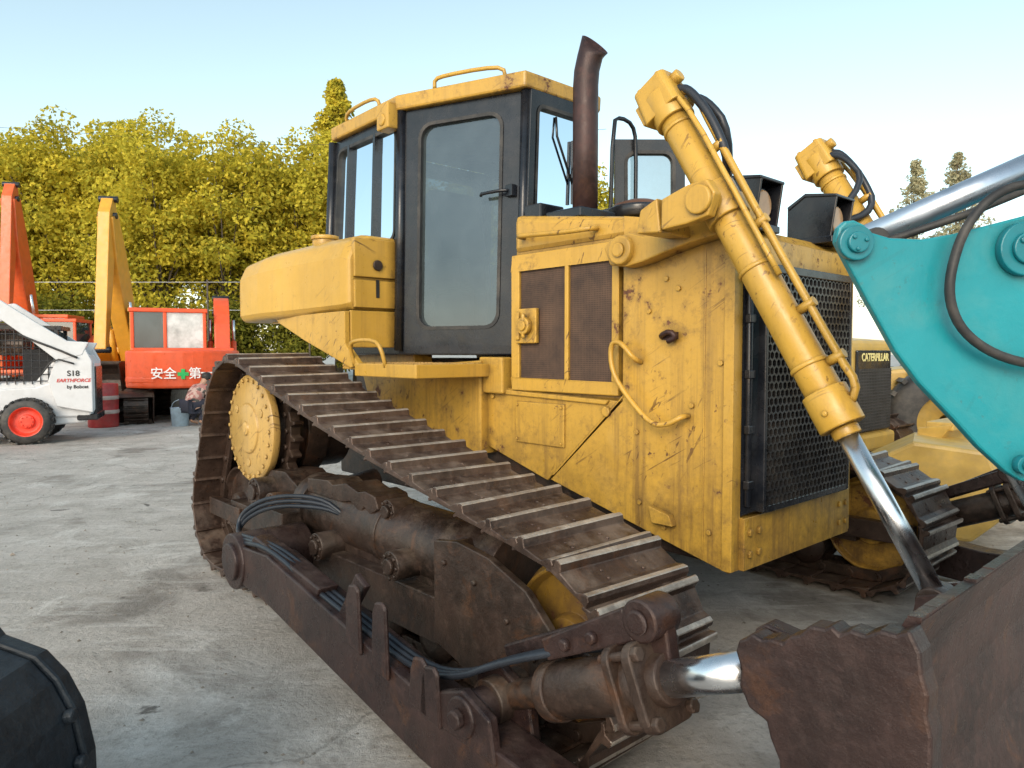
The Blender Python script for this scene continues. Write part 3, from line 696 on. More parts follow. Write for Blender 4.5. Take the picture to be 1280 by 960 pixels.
m=MB();m.cyl((1.98,2.46,2.28),(2.6,2.46,2.56),.065,n=24);tb(m,'boom_cylinder',[M_tealb],.004)
m=MB();m.tube([(1.22,2.38,1.91),(1.5,2.38,2.005),(1.9,2.38,2.17)],.013,8);tb(m,'guide_pipe',[M_rub],0)
m=MB();m.cyl((1.20,2.38,1.915),(1.20,2.52,1.915),.045,n=20);tb(m,'rod_eye',[M_rub],.004)
m=MB();m.tube([(1.9,2.26,2.18),(1.64,2.25,2.08),(1.50,2.25,2.05),(1.40,2.245,1.94),(1.355,2.24,1.80),(1.355,2.24,1.70),(1.40,2.24,1.61),(1.50,2.24,1.54),(1.64,2.24,1.505),(1.9,2.25,1.5)],.015,10,0,2);tb(m,'hydraulic_hose',[M_rub],0)

# ================================================================ dark bucket near camera
BK=empty('steel_bucket',(-1.7,1.6,0),0,'dark navy scratched steel digger bucket resting on the concrete','bucket')
prof=[(-1.12,.0),(-1.11,.3),(-1.115,.50),(-1.14,.62),(-1.18,.70),(-1.235,.76),(-1.30,.785),(-1.34,.80),(-1.37,.84),(-1.5,.87),(-1.9,.86),(-2.3,.7),(-2.4,.0)]
m=MB();m.prism([(x+1.7,z) for x,z in prof],'y',-.55,.22);m.build('bucket_shell',BK,[M_navy],.01)
m=MB();m.prism([((x+1.7)*1.02,z*1.01) for x,z in prof],'y',.22,.27)
for z in(.15,.33,.50,.62): m.bolt((.585 if z<.55 else .56,.20,z),(1,0,0.1),.020,.025)
m.build('bucket_rim',BK,[M_navy],.008)

# ================================================================ excavators
def excavator(loc,rot,mat,label,boom,group=None,scale=1.,cabmat=None,cy0=.25,bw=.7):
    E=empty('excavator',loc,rot,label,'excavator',group);E.scale=(scale,)*3
    def P(mb,name,mats,bev=.02,parent=E,loc=None): return mb.build(name,parent,mats,bev,loc=loc)
    for y in(-.95,.95):
        t=MB()
        def st(k):
            L=[];
            for i in range(13): a=math.radians(-90+180*i/12);L.append((1.15+k*math.cos(a),.38+k*math.sin(a)))
            for i in range(13): a=math.radians(90+180*i/12);L.append((-1.15+k*math.cos(a),.38+k*math.sin(a)))
            return L
        t.prism(st(.30),'y',y-.15,y+.15,0);t.prism(st(.36),'y',y-.24,y-.16,1);t.prism(st(.36),'y',y+.16,y+.24,1);t.prism(st(.335),'y',y-.2,y+.2,1)
        for i in range(20):
            x=-1.15+2.3*i/19
            t.box((x-.035,y-.24,.735),(x+.035,y+.24,.765),1);t.box((x-.035,y-.24,.0),(x+.035,y+.24,.03),1)
        for i in range(1,9):
            a=math.radians(-90+180*i/9)
            for sg in(1,-1):
                M=Matrix.Translation((sg*(1.15),0,.38))@Matrix.Rotation(-a if sg>0 else math.pi+a,4,'Y')
                t.box((.345,y-.24,-.035),(.385,y+.24,.035),1,M)
        P(t,'track',[M_rust,M_rust],.005)
    h=MB()
    plan=[(1.25,-1.15),(1.25,1.15),(-.9,1.2)]+[(-.9-.75*math.sin(math.radians(a)),1.2*math.cos(math.radians(a))) for a in range(15,180,15)]+[(-.9,-1.2)]
    h.box((-.5,-.5,.7),(.5,.5,.9),1);h.prism(plan,'z',.88,1.05)
    cw=[(-.75,1.2)]+[(-.85-.80*math.sin(math.radians(a)),1.2*math.cos(math.radians(a))) for a in range(10,180,10)]+[(-.75,-1.2)]
    h.prism(cw,'z',.78,1.62)
    h.box((-.75,-1.14,1.05),(1.2,-.55,1.58));h.box((-.78,-1.1,1.5),(.05,1.1,1.68));h.box((-.75,.2,1.05),(.15,1.14,1.52))
    P(h,'upper_body',[mat,M_blk],.05)
    c=MB();cx0,cx1,cy1,z0,z1=.1,1.25,1.12,1.05,2.55
    for x in(cx0,cx1):
        for y in([cy0,cy1] if cy0>0 else [cy0,cy1,.42]): c.box((x-.04,y-.04,z0),(x+.04,y+.04,z1))
    c.box((cx0-.04,cy0-.04,z0-.05),(cx1+.04,cy1+.04,z0+.42));c.box((cx0-.07,cy0-.07,z1-.02),(cx1+.07,cy1+.07,z1+.08))
    cc=P(c,'cab',[cabmat or mat],.02)
    if cy0>0:
        gl=MB();gl.box((cx0,cy0,z0+.42),(cx1,cy1,z1-.02));P(gl,'window_glass',[M_gl],0,parent=cc)
    else:
        gl=MB();gl.box((cx0,.42,z0+.42),(cx1,cy1,z1-.02));P(gl,'window_glass',[M_gl],0,parent=cc)
        gl=MB();gl.box((cx0,cy0,z0+.42),(cx1,.40,z1-.02));P(gl,'window_glass',[M_glw],0,parent=cc)
    A,B_,C_,E_,Bk=boom
    b=MB();yo=-.05 if cy0>0 else -.85
    n=11;up=[];dn=[]
    for i in range(n):
        u=i/(n-1);x=(1-u)**2*A[0]+2*u*(1-u)*B_[0]+u*u*C_[0];z=(1-u)**2*A[1]+2*u*(1-u)*B_[1]+u*u*C_[1]
        tx=2*(1-u)*(B_[0]-A[0])+2*u*(C_[0]-B_[0]);tz=2*(1-u)*(B_[1]-A[1])+2*u*(C_[1]-B_[1]);l=math.hypot(tx,tz);w=(.17+.14*math.sin(math.pi*min(1,u*1.05)))*bw
        up.append((x-tz/l*w,z+tx/l*w));dn.append((x+tz/l*w,z-tx/l*w))
    b.prism(up+dn[::-1],'y',yo-.18,yo+.18);P(b,'boom',[mat],.02)
    b=MB();d=Vector((E_[0]-C_[0],E_[1]-C_[1])).normalized();S0=(C_[0]-d.x*.4,C_[1]-d.y*.4)
    b.beam(S0,C_,.18,.36*bw+.05,yo-.13,yo+.13);b.beam(C_,E_,.36*bw+.05,.2,yo-.13,yo+.13)
    for pp in(S0,C_,E_): b.cyl((pp[0],yo-.21,pp[1]),(pp[0],yo+.21,pp[1]),.075,n=14,mi=1)
    P(b,'stick',[mat,M_blk],.015)
    b=MB();mid=(B_[0]*.55+C_[0]*.2+A[0]*.25+.3,(B_[1]*.55+C_[1]*.2+A[1]*.25)+.15)
    q=Vector((E_[0]*.55+C_[0]*.45-mid[0],E_[1]*.3+C_[1]*.7-mid[1]));b.cyl((mid[0],yo,mid[1]),(mid[0]+q.x*.6,yo,mid[1]+q.y*.6),.07,n=12);b.cyl((mid[0]+q.x*.6,yo,mid[1]+q.y*.6),(mid[0]+q.x,yo,mid[1]+q.y),.04,n=12,mi=1);P(b,'stick_cylinder',[M_blk,M_chr],0)
    for y in(-.27,.27):
        b=MB();a0=V(A[0]+.25,yo+y,A[1]-.1);a1=V(B_[0]*.9+A[0]*.1,yo+y,B_[1]*.7+A[1]*.3-.1);am=a0.lerp(a1,.55)
        b.cyl(a0,am,.07,n=12);b.cyl(am,a1,.04,n=12,mi=1);P(b,'boom_cylinder',[mat,M_chr],0)
    k=MB();bx,bz=Bk;r=.45
    pr=[(bx+r*1.15*math.cos(math.radians(a)),bz+r*math.sin(math.radians(a))) for a in range(60,280,20)]
    pi=[(bx+(r-.04)*1.1*math.cos(math.radians(a)),bz+(r-.04)*math.sin(math.radians(a))) for a in range(60,280,20)]
    k.prism(pr+pi[::-1],'y',yo-.45,yo+.45);k.prism(pr,'y',yo-.47,yo-.44);k.prism(pr,'y',yo+.44,yo+.47)
    for y in(-.4,-.2,0,.2,.4): k.prism([(pr[-1][0],pr[-1][1]),(pr[-1][0]+.2,pr[-1][1]-.02),(pr[-1][0],pr[-1][1]+.07)],'y',yo+y-.04,yo+y+.04)
    P(k,'bucket',[M_rust],.01)
    return E
g_='excavators parked in a row before the trees'
rad=math.radians
E=excavator((-7.72,17.0,0),rad(113),M_or,'orange-red excavator parked with its lettered counterweight facing out',((.3,1.3),(.6,3.0),(1.7,2.6),(2.0,1.2),(1.9,.5)),g_,.98,cy0=-.45,bw=1.2)
for ch,y in(('安',.52),('全',.26),('第',-.24),('一',-.48)):
    ang=math.asin(max(-1,min(1,y/1.2)))
    text(ch,.27,(-.85-.80*math.cos(ang)-.05,y,1.10),(rad(90),0,rad(-90)-ang*.6),M_txw,E,'lettering',.003)
m=MB();m.box((-1.675,-.04,.99),(-1.655,.04,1.21));m.box((-1.674,-.11,1.06),(-1.656,.11,1.14));m.build('green_cross',E,[M_txg],0)
E=excavator((-9.75,18.8,0),rad(-80),M_exy,'amber yellow excavator with raised boom facing the yard',((.4,1.4),(1.35,3.5),(1.75,4.75),(2.35,1.6),(2.4,.9)),g_,bw=1.25)
E=excavator((-14.2,21.8,0),rad(-78),M_or2,'orange excavator with tall folded boom beside the trees',((.4,1.4),(1.35,4.1),(1.65,5.8),(2.15,2.6),(2.2,1.9)),g_,bw=1.2)
E=excavator((-12.2,20.5,0),rad(100),M_or,'orange-red excavator parked with its rear facing the yard',((.4,1.3),(.8,2.2),(2.2,2.0),(2.6,1.2),(2.4,.6)),g_,.95)
m=MB();r=.36
pr=[(r*1.2*math.cos(rad(a)),.36+r*math.sin(rad(a))) for a in range(40,300,20)]
pi=[(x*.9,.36+(z-.36)*.9) for x,z in pr]
m.prism(pr+pi[::-1],'y',-.4,.4);m.prism(pr,'y',-.42,-.39);m.prism(pr,'y',.39,.42)
for y in(-.33,-.11,.11,.33): m.prism([(pr[-1][0],pr[-1][1]),(pr[-1][0]+.22,.02),(pr[-1][0],.10)],'y',y-.04,y+.04)
o=m.build('digger_bucket',None,[M_rust],.008,loc=(-8.2,15.5,0));o.rotation_euler=(0,0,rad(-60));tag(o,'brown rusty digger bucket lying on the yard','bucket')
m=MB();m.lathe([(.27,0),(.285,.02),(.285,.28),(.297,.30),(.297,.34),(.285,.36),(.285,.57),(.297,.59),(.297,.63),(.285,.65),(.285,.88),(.27,.90),(.26,.885)],(0,0,0),(0,0,1),28,mis=[0,0,1,1,1,0,1,1,1,0,0,0])
o=m.build('oil_drum',None,[simple('drum_red_paint',(.36,.03,.03),.45,var=.3,dust=.2),simple('drum_pale_paint',(.45,.36,.32),.5,var=.2)],0,loc=(-8.48,14.9,0));tag(o,'dark red steel oil drum with pale bands on the concrete','drum')
m=MB();m.lathe([(.16,0),(.19,.38),(.20,.385),(.185,.38),(.15,.03)],(0,0,0),(0,0,1),24);m.tube([(-.19,0,.37),(-.14,0,.5),(0,0,.56),(.14,0,.5),(.19,0,.37)],.006,6,0,1)
o=m.build('plastic_bucket',None,[simple('pale_blue_plastic',(.40,.52,.62),.45)],0,loc=(-6.98,15.1,0));tag(o,'pale blue plastic pail on the ground beside a person','pail')
# ================================================================ skid steer
S=empty('skid_steer_loader',(-8.4,12.65,0),rad(203),'white compact skid steer loader with bright red rims','skid steer loader')
def sk(mb,name,mats,bev=.015,parent=S): return mb.build(name,parent,mats,bev)
m=MB();m.prism([(-.92,.42),(-.98,.55),(-.98,1.35),(-.88,1.50),(-.45,1.52),(-.10,1.05),(1.3,1.0),(1.45,.3),(-.3,.28),(-.8,.32)],'y',-.42,.42);m.prism([(-.92,.42),(-.95,1.0),(-.5,1.1),(-.1,.95),(1.2,.9),(1.3,.45)],'y',-.47,.47);sk(m,'body',[M_white],.03)
m=MB();m.box((-1.0,-.40,.40),(-.96,.40,1.30));m.box((-1.02,-.47,.36),(-.7,.47,.47));sk(m,'rear_grille',[M_blk])
for y in(-.52,.52):
    s_=1 if y>0 else -1
    m=MB();m.prism([(-.96,.50),(-.96,1.40),(-.84,1.66),(-.58,1.72),(-.40,1.35),(-.30,1.05),(-.42,.62)],'y',y-.05,y+.05);
    m.prism([(-.92,1.72),(-.60,1.74),(-.20,2.02),(.35,2.42),(1.0,2.32),(1.75,1.3),(1.95,.6),(1.75,.6),(1.6,1.15),(.9,2.0),(.4,2.14),(-.10,1.72),(-.45,1.40),(-.82,1.50)],'y',y-.045,y+.06);sk(m,'lift_arm',[M_white],.015)
    for x in(0,1.0):
        w=MB();yy=s_*.62
        w.lathe([(.25,-.13),(.34,-.13),(.375,-.10),(.385,-.05),(.385,.05),(.375,.10),(.34,.13),(.25,.13)],(x,yy,.385),(0,1,0),40,caps=False)
        for i in range(22):
            a=2*math.pi*i/22
            for sgn in(-1,1):
                M=Matrix.Translation((x,yy,.385))@Matrix.Rotation(a+(.14 if sgn>0 else 0),4,'Y')@Matrix.Translation((.378,sgn*.065,0))@Matrix.Rotation(sgn*.5,4,'X')
                w.box((-.01,-.07,-.02),(.018,.07,.02),0,M)
        ty=sk(w,'tyre',[M_rub],0)
        w=MB();w.lathe([(.252,-.12*s_),(.252,.125*s_),(.235,.12*s_),(.225,.06*s_),(.19,.03*s_),(.12,.03*s_),(.11,.07*s_),(.05,.07*s_)],(x,yy,.385),(0,1,0),32)
        for i in range(8):
            a=2*math.pi*i/8;w.bolt((x+.085*math.cos(a),yy+s_*.07,.385+.085*math.sin(a)),(0,s_,0),.014,.02)
        sk(w,'rim',[M_redrim],.004,parent=ty)
m=MB()
for x in(-.42,.62):
    for y in(-.44,.44): m.box((x-.03,y-.03,.95),(x+.03,y+.03,1.98))
m.box((-.5,-.47,1.93),(.75,.47,2.0))
for s_ in(-.44,.44):
    for i in range(9): m.box((-.42+i*.12,s_-.008,1.0),(-.405+i*.12,s_+.008,1.95))
    for i in range(8): m.box((-.42,s_-.009,1.05+i*.115),(.62,s_+.009,1.063+i*.115))
sk(m,'cab_cage',[M_blk],.004)
m=MB();m.box((-.35,-.3,.95),(.1,.3,1.6));sk(m,'seat',[M_dark],.03)
m=MB();m.box((-.40,-.40,.95),(-.36,.40,1.9));sk(m,'rear_window',[M_gl],0)
m=MB();m.tube([(-.75,.60,1.45),(-.45,.60,1.60),(-.1,.60,1.75),(.1,.58,1.85)],.018,8,0,1);m.tube([(-.7,.6,1.35),(-.4,.6,1.45),(-.2,.6,1.15)],.014,8,0,1);sk(m,'hydraulic_hose',[M_rub],0)
text('S18',.13,(-.68,.575,1.18),(rad(90),0,rad(180)),M_txt,S,'lettering',.003)
text('EARTHFORCE',.082,(-.68,.575,1.06),(rad(90),0,rad(180)),M_txr,S,'lettering',.002,.25)
text('by Bobcat',.08,(-.74,.575,.95),(rad(90),0,rad(180)),M_txt,S,'lettering',.002)
# ================================================================ background bulldozer
B2=empty('bulldozer',(3.95,7.9,0),TH,'pale yellow bulldozer with black lettered grille parked beyond','bulldozer')
def b2(mb,name,mats,bev=.015,parent=B2): return mb.build(name,parent,mats,bev)
m=MB();m.prism([(-1.9,.6),(-1.9,1.85),(-.02,1.68),(0,1.6),(0,.5)],'y',-.54,.54);m.box((-.05,-.58,.46),(.05,.58,.66));bd=b2(m,'engine_hood',[M_by],.04)
m=MB();m.box((0.0,-.45,.68),(.03,.45,1.57))
gm=b2(m,'radiator_grille',[M_blk])
m=MB()
for i in range(20): m.box((.03,-.43,.71+i*.033),(.045,.43,.72+i*.033))
for i in range(21): m.box((.03,-.42+i*.0415-.004,.70),(.048,-.42+i*.0415+.004,1.37))
b2(m,'grille_mesh',[simple('grey_mesh_paint',(.05,.05,.05),.5)],0,parent=gm)
text('CATERPILLAR',.118,(.036,0,1.49),(rad(90),0,rad(90)),simple('pale_yellow_letter_paint',(.85,.70,.30),.5),gm,'lettering',.003)
m=MB()
for x,y in((-1.9,-.6),(-1.9,.6),(-3.1,-.65),(-3.1,.65)): m.box((x-.05,y-.05,1.4),(x+.05,y+.05,2.6))
m.box((-3.2,-.75,2.55),(-1.8,.75,2.65));m.box((-3.15,-.7,1.3),(-1.85,.7,1.9));cc=b2(m,'cab',[M_blk])
m=MB();m.box((-3.1,-.65,1.9),(-1.9,.65,2.55));b2(m,'window_glass',[M_gl],0,parent=cc)
for s_ in(-1,1):
    t=MB()
    def st(k):
        L=[]
        for i in range(13): a=rad(-90+180*i/12);L.append((-.3+k*math.cos(a),.42+k*math.sin(a)))
        for i in range(13): a=rad(90+180*i/12);L.append((-2.9+k*math.cos(a),.42+k*math.sin(a)))
        return L
    t.prism(st(.38),'y',s_*.95-.22,s_*.95+.22);t.prism(st(.30),'y',s_*.95-.25,s_*.95+.25,1)
    for i in range(15):
        x=-2.9+2.6*i/14;t.box((x-.012,s_*.95-.25,.80),(x+.012,s_*.95+.25,.86));t.box((x-.012,s_*.95-.25,0),(x+.012,s_*.95+.25,.04))
    for i in range(1,7):
        a=rad(-90+180*i/7);t.box((.38,s_*.95-.25,-.012),(.43,s_*.95+.25,.012),0,Matrix.Translation((-.3,0,.42))@Matrix.Rotation(-a,4,'Y'))
    b2(t,'track',[M_shoe,M_rust],.005)
    t=MB();t.box((-1.6,s_*1.28-.07,.25),(1.1,s_*1.28+.07,.42));b2(t,'push_arm',[M_by])
m=MB();fr=[(1.25,.95),(1.15,.80),(1.12,.55),(1.16,.30),(1.30,.04)];m.prism(fr+[(x-.05,z) for x,z in fr][::-1],'y',-1.5,1.5);m.box((1.04,-1.5,.89),(1.25,1.5,.96))
for y in(-1.52,1.48): m.prism(fr+[(.98,.04),(.98,.9)],'y',y,y+.03)
for y in(-.9,0,.9): m.box((.98,y-.04,.1),(1.12,y+.04,.86))
b2(m,'blade',[M_by],.01)
m=MB();m.prism([(-.9,.15),(-.95,.5),(-.3,.62),(.1,.85),(.6,.80),(.75,.35),(.5,.1)],'y',-.4,.4);
L2=empty('loader_linkage',(3.25,6.0,0),rad(-30),'yellow steel linkage frame lying beside a parked bulldozer','machine linkage')
m.build('frame_casting',L2,[M_by],.03)
for x in(-.5,.2):
    m=MB();m.cyl((x,-.5,.45),(x,.5,.45),.12,n=16);m.build('pivot_pin',L2,[M_rust],.01)
W=empty('wheel_loader',(5.6,9.6,0),rad(-20),'yellow wheel loader with big grey tyres parked at the back','wheel loader')
for x,y in((0,-.9),(0,.9),(2.6,-.9),(2.6,.9)):
    w=MB();w.lathe([(.35,-.22),(.6,-.25),(.68,-.2),(.70,0),(.68,.2),(.6,.25),(.35,.22)],(x,y,.70),(0,1,0),36,caps=False)
    for i in range(24):
        a=2*math.pi*i/24;w.box((.67,-.24,-.03),(.72,.24,.03),0,Matrix.Translation((x,y,.7))@Matrix.Rotation(a,4,'Y'))
    t=w.build('tyre',W,[M_rub],0);w=MB();w.lathe([(.36,-.2),(.33,-.12),(.1,-.1),(.1,.1),(.33,.12),(.36,.2)],(x,y,.7),(0,1,0),28,caps=False);w.build('rim',t,[M_by],0)
m=MB();m.prism([(-.8,.7),(-.8,1.3),(1.2,1.5),(3.6,1.6),(3.7,.7)],'y',-.6,.6);m.build('body',W,[M_by],.05)
m=MB();m.box((.9,-.6,1.5),(2.1,.6,2.7));m.build('cab',W,[M_gl],.02)
m=MB();m.box((.85,-.65,2.7),(2.15,.65,2.8));m.build('cab_roof',W,[M_by],.02)

# ================================================================ person (crouching)
PR=empty('person',(-6.72,15.0,0),rad(60),'person in pinkish patterned jacket bending low by a pail','person')
def skin(name,verts,edges,rads,mat,root=0,parent=PR):
    me=bpy.data.meshes.new(name);me.from_pydata(verts,edges,[])
    bm=bmesh.new();bm.from_mesh(me);bm.verts.layers.skin.verify();bm.to_mesh(me);bm.free()
    o=bpy.data.objects.new(name,me);COL.objects.link(o);o.parent=parent
    me.materials.append(mat)
    sk_=o.modifiers.new('Skin','SKIN')
    lay=me.skin_vertices[0]
    for i,r in enumerate(rads): lay.data[i].radius=(r,r)
    for d in lay.data:d.use_root=False
    lay.data[root].use_root=True
    sk_.use_smooth_shade=True
    ss=o.modifiers.new('Sub','SUBSURF');ss.levels=1;ss.render_levels=2
    return o
M_skin=simple('skin',(.42,.24,.16),.55,var=.08)
bv=[(0,0,.42),(.10,0,.58),(.22,0,.76),(.30,0,.86),(.36,0,.93),(.40,0,1.02),(.0,.10,.42),(.36,.14,.52),(.12,.15,.10),(.30,.15,.04),(.0,-.10,.42),(.36,-.14,.52),(.12,-.15,.10),(.30,-.15,.04),(.24,.17,.78),(.40,.22,.56),(.55,.12,.42),(.24,-.17,.78),(.40,-.22,.56),(.55,-.12,.42)]
be=[(0,1),(1,2),(2,3),(3,4),(4,5),(0,6),(6,7),(7,8),(8,9),(0,10),(10,11),(11,12),(12,13),(2,14),(14,15),(15,16),(2,17),(17,18),(18,19)]
br=[.13,.12,.12,.055,.08,.085,.08,.06,.04,.035,.08,.06,.04,.035,.05,.038,.028,.05,.038,.028]
skin('body',bv,be,br,M_skin)
m=N('patterned_cloth');v=m.coords();vo=m.n('ShaderNodeTexVoronoi',{'Vector':v,'Scale':16.}).outputs[1]
sp=m.n('ShaderNodeSeparateXYZ',{0:vo}).outputs[0]
col=m.mix(m.ramp(sp,.35,.45),(.38,.17,.15),(.52,.36,.31));col=m.mix(m.ramp(sp,.85,.9),col,(.10,.09,.08));M_jk=m.bsdf(Base_Color=col,Roughness=.85)
jv=[bv[i] for i in(0,1,2,3,14,15,17,18)]+[(.50,.15,.46),(.50,-.15,.46)]
skin('jacket',jv,[(0,1),(1,2),(2,3),(2,4),(4,5),(2,6),(6,7),(5,8),(7,9)],[.18,.17,.16,.08,.09,.065,.09,.065,.048,.048],M_jk)
tv=[bv[i] for i in(0,6,7,8,10,11,12)]
skin('trousers',tv,[(0,1),(1,2),(2,3),(0,4),(4,5),(5,6)],[.15,.10,.08,.06,.10,.08,.06],simple('dark_trousers',(.03,.03,.045),.85))
m=MB();m.lathe([(.04,.12),(.085,.10),(.105,.04),(.10,0),(.10,-.03)],(.41,0,1.0),(-.2,0,1),18);m.build('hair',PR,[simple('black_hair',(.02,.016,.014),.6)],0)
for s_ in(-1,1):
    m=MB();c=V(.57,s_*.115,.405)
    for i in range(4): 
        y=s_*(-.03+.02*i);m.tube([c+V(0,y*.6,0),c+V(.04,y,-.03),c+V(.055,y,-.07-.005*i)],.009,6)
    m.tube([c,c+V(.03,-s_*.04,-.01),c+V(.05,-s_*.045,-.04)],.01,6)
    m.build('hand',PR,[M_skin],0)

# ================================================================ trees
def leafmat(name,lit,dark,yel):
    m=N(name);v=m.coords(True)
    c=m.mix(m.ramp(m.noise(v,.55,3),.35,.65),dark,lit);c=m.mix(m.ramp(m.noise(v,4,4),.42,.62,0,.85),c,yel)
    d=m.n('ShaderNodeBsdfDiffuse',{'Color':c});t=m.n('ShaderNodeBsdfTranslucent',{'Color':c})
    x=m.n('ShaderNodeMixShader',{0:.42,1:d.outputs[0],2:t.outputs[0]});m.t.links.new(x.outputs[0],m.out.inputs[0]);return m.mat
M_leaf=leafmat('sunlit_gold_leaves',(.60,.53,.06),(.28,.28,.04),(.80,.64,.08))  # warm glow of a low sun is mixed into these leaf colours
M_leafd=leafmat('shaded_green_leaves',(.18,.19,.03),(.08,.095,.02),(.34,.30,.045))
M_leafb=leafmat('pale_conifer_leaves',(.50,.48,.30),(.38,.37,.24),(.58,.52,.33))
M_bark=simple('grey_bark',(.10,.08,.06),.9,var=.4,bump=.6)
def leaves(mb,rn,c,rx,rz,n,sz):
    vs=[];fs=[]
    for i in range(n):
        while True:
            d=V(rn.uniform(-1,1),rn.uniform(-1,1),rn.uniform(-1,1))
            if .02<d.length<1:break
        d=d.normalized()*(d.length**.5)
        p=V(c[0]+d.x*rx,c[1]+d.y*rx,c[2]+d.z*rz)
        nn=(d*.7+V(rn.gauss(0,.6),rn.gauss(0,.6),rn.gauss(.3,.6))).normalized()
        a=nn.orthogonal().normalized();a.rotate(Matrix.Rotation(rn.uniform(0,6.28),3,nn));b=nn.cross(a)
        s=sz*rn.uniform(.6,1.3);o=len(vs)
        vs+=[p-a*s,p+b*s*.55,p+a*s,p-b*s*.55];fs.append((o,o+1,o+2,o+3))
    mb.add(vs,fs)
def fastmesh(mb,name,mats):
    me=bpy.data.meshes.new(name);me.from_pydata([tuple(v) for v in mb.v],[],mb.f)
    for m in mats:me.materials.append(m)
    return me
def treemeshes(seed,H,cr_,z0,ncl,nl,sz,mat,shape='round'):
    rn=random.Random(seed);t=MB();pts=[V(0,0,0)]
    x=y=0
    for i in range(1,7):
        x+=rn.uniform(-.15,.15);y+=rn.uniform(-.15,.15);pts.append(V(x,y,H*.8*i/6))
    t.tube(pts,[.24,.05],8)
    cm=MB()
    for i in range(ncl):
        u=rn.random()
        if shape=='round':
            while True:
                d=V(rn.uniform(-1,1),rn.uniform(-1,1),rn.uniform(-1,1))
                if d.length<1:break
            d=d*(.55+.45*rn.random());c=V(d.x*cr_,d.y*cr_,z0+(H-z0)*(.5+.5*d.z))
            rr=rn.uniform(.55,1.0)
        else:
            zz=u**.75;rad_=cr_*(1-zz)*rn.uniform(.1,1.1)+.1;a=rn.uniform(0,6.28);c=V(rad_*math.cos(a),rad_*math.sin(a),z0+(H-z0)*zz);rr=rn.uniform(.4,.85)*(1.1-zz*.65)
        leaves(cm,rn,c,rr,rr*.75,nl,sz)
        if i%4==0:
            b0=pts[min(6,max(2,int(6*c.z/H*.75)))];t.tube([b0,b0.lerp(c,.5)+V(0,0,.25),c],[.07,.015],5)
    tm=t.build('tmp',None,[M_bark]);tme=tm.data;bpy.data.objects.remove(tm)
    return tme,fastmesh(cm,'crown',[mat])
def place(ms,x,y,rz,s,label,group,sz=1.):
    T=empty('tree',(x,y,0),rz,label,'tree',group)
    T.scale=(s,s,s*sz)
    for nm,me in(('trunk',ms[0]),('crown',ms[1])):
        o=bpy.data.objects.new(nm,me);COL.objects.link(o);o.parent=T
A=treemeshes(1,12.2,3.4,2.2,170,140,.105,M_leaf);B=treemeshes(2,12.4,3.2,2.0,160,140,.105,M_leaf);C=treemeshes(3,11.6,3.6,2.3,170,140,.105,M_leaf)
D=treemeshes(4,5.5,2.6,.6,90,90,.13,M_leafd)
gt='row of golden green trees behind the yard'
rn=random.Random(11)
xs=[-31,-27.5,-24.5,-21.5,-18.6,-15.8,-13.0,-10.3,-7.5]
for i,x in enumerate(xs):
    place((A,B,C)[i%3],x+rn.uniform(-.5,.5),34+rn.uniform(-1,2),rn.uniform(0,6),rn.uniform(1.04,1.14)*(1.05 if x<-17 else .96 if i in(6,7) else 1.),'round golden green leafy tree with sunlight in its leaf colour',gt)
for i,x in enumerate([-29,-25.5,-22,-17,-12,-6,-1,4]):
    place((B,C,A)[i%3],x+rn.uniform(-.5,.5),40+rn.uniform(-1,2),rn.uniform(0,6),rn.uniform(1.08,1.18)*(1.06 if x<-20 else 1),'round golden green leafy tree with sunlight in its leaf colour',gt)
for i,x in enumerate([-30,-27,-24,-21.5,-19,-16.5,-14,-11.5,-9,-6.5]):
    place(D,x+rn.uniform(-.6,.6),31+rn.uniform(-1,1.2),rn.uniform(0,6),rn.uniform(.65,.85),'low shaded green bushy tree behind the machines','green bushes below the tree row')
T1=treemeshes(5,15.1,4.8,3,260,65,.11,M_leaf,'cone')
place(T1,-8.9,37,0,1.0,'tall pointed golden tree above the tree row',gt)
T2=treemeshes(6,17,4.6,4,190,50,.12,M_leafb,'cone')
for i,(x,y,s) in enumerate([(31.6,57,.97),(35.6,58,1.02)]): place(T2,x,y,i*1.7,s,'tall pale green brown conifer standing far off','pale conifers beyond the yard')
for i,x in enumerate([10,16,22,28,34,41,48]): place((A,B,C)[i%3],x,52+rn.uniform(-2,2),i,.50,'distant round tree beyond the machines','distant low trees beyond the yard')
FE=empty('wire_fence',(-18,28.5,0),0,'thin wire fence with grey posts before the trees','fence')
for x in range(-14,15,4):
    m=MB();m.cyl((x,0,0),(x,0,4.4),.035,n=8);m.build('fence_post',FE,[M_bark],0)
for z in(3.2,4.3):
    m=MB();m.tube([(-14,0,z),(14,0,z)],.010,5);m.build('fence_wire',FE,[M_white],0)
m=MB()
m.tube([(-30,31,11.5),(-20,31,11.0),(-12,31,10.3),(-4,31,10.4),(4,31,11)],.008,5,0,2)
o=m.build('overhead_wire',None,[M_dark],0);tag(o,'thin black overhead cable strung before the trees','cable')

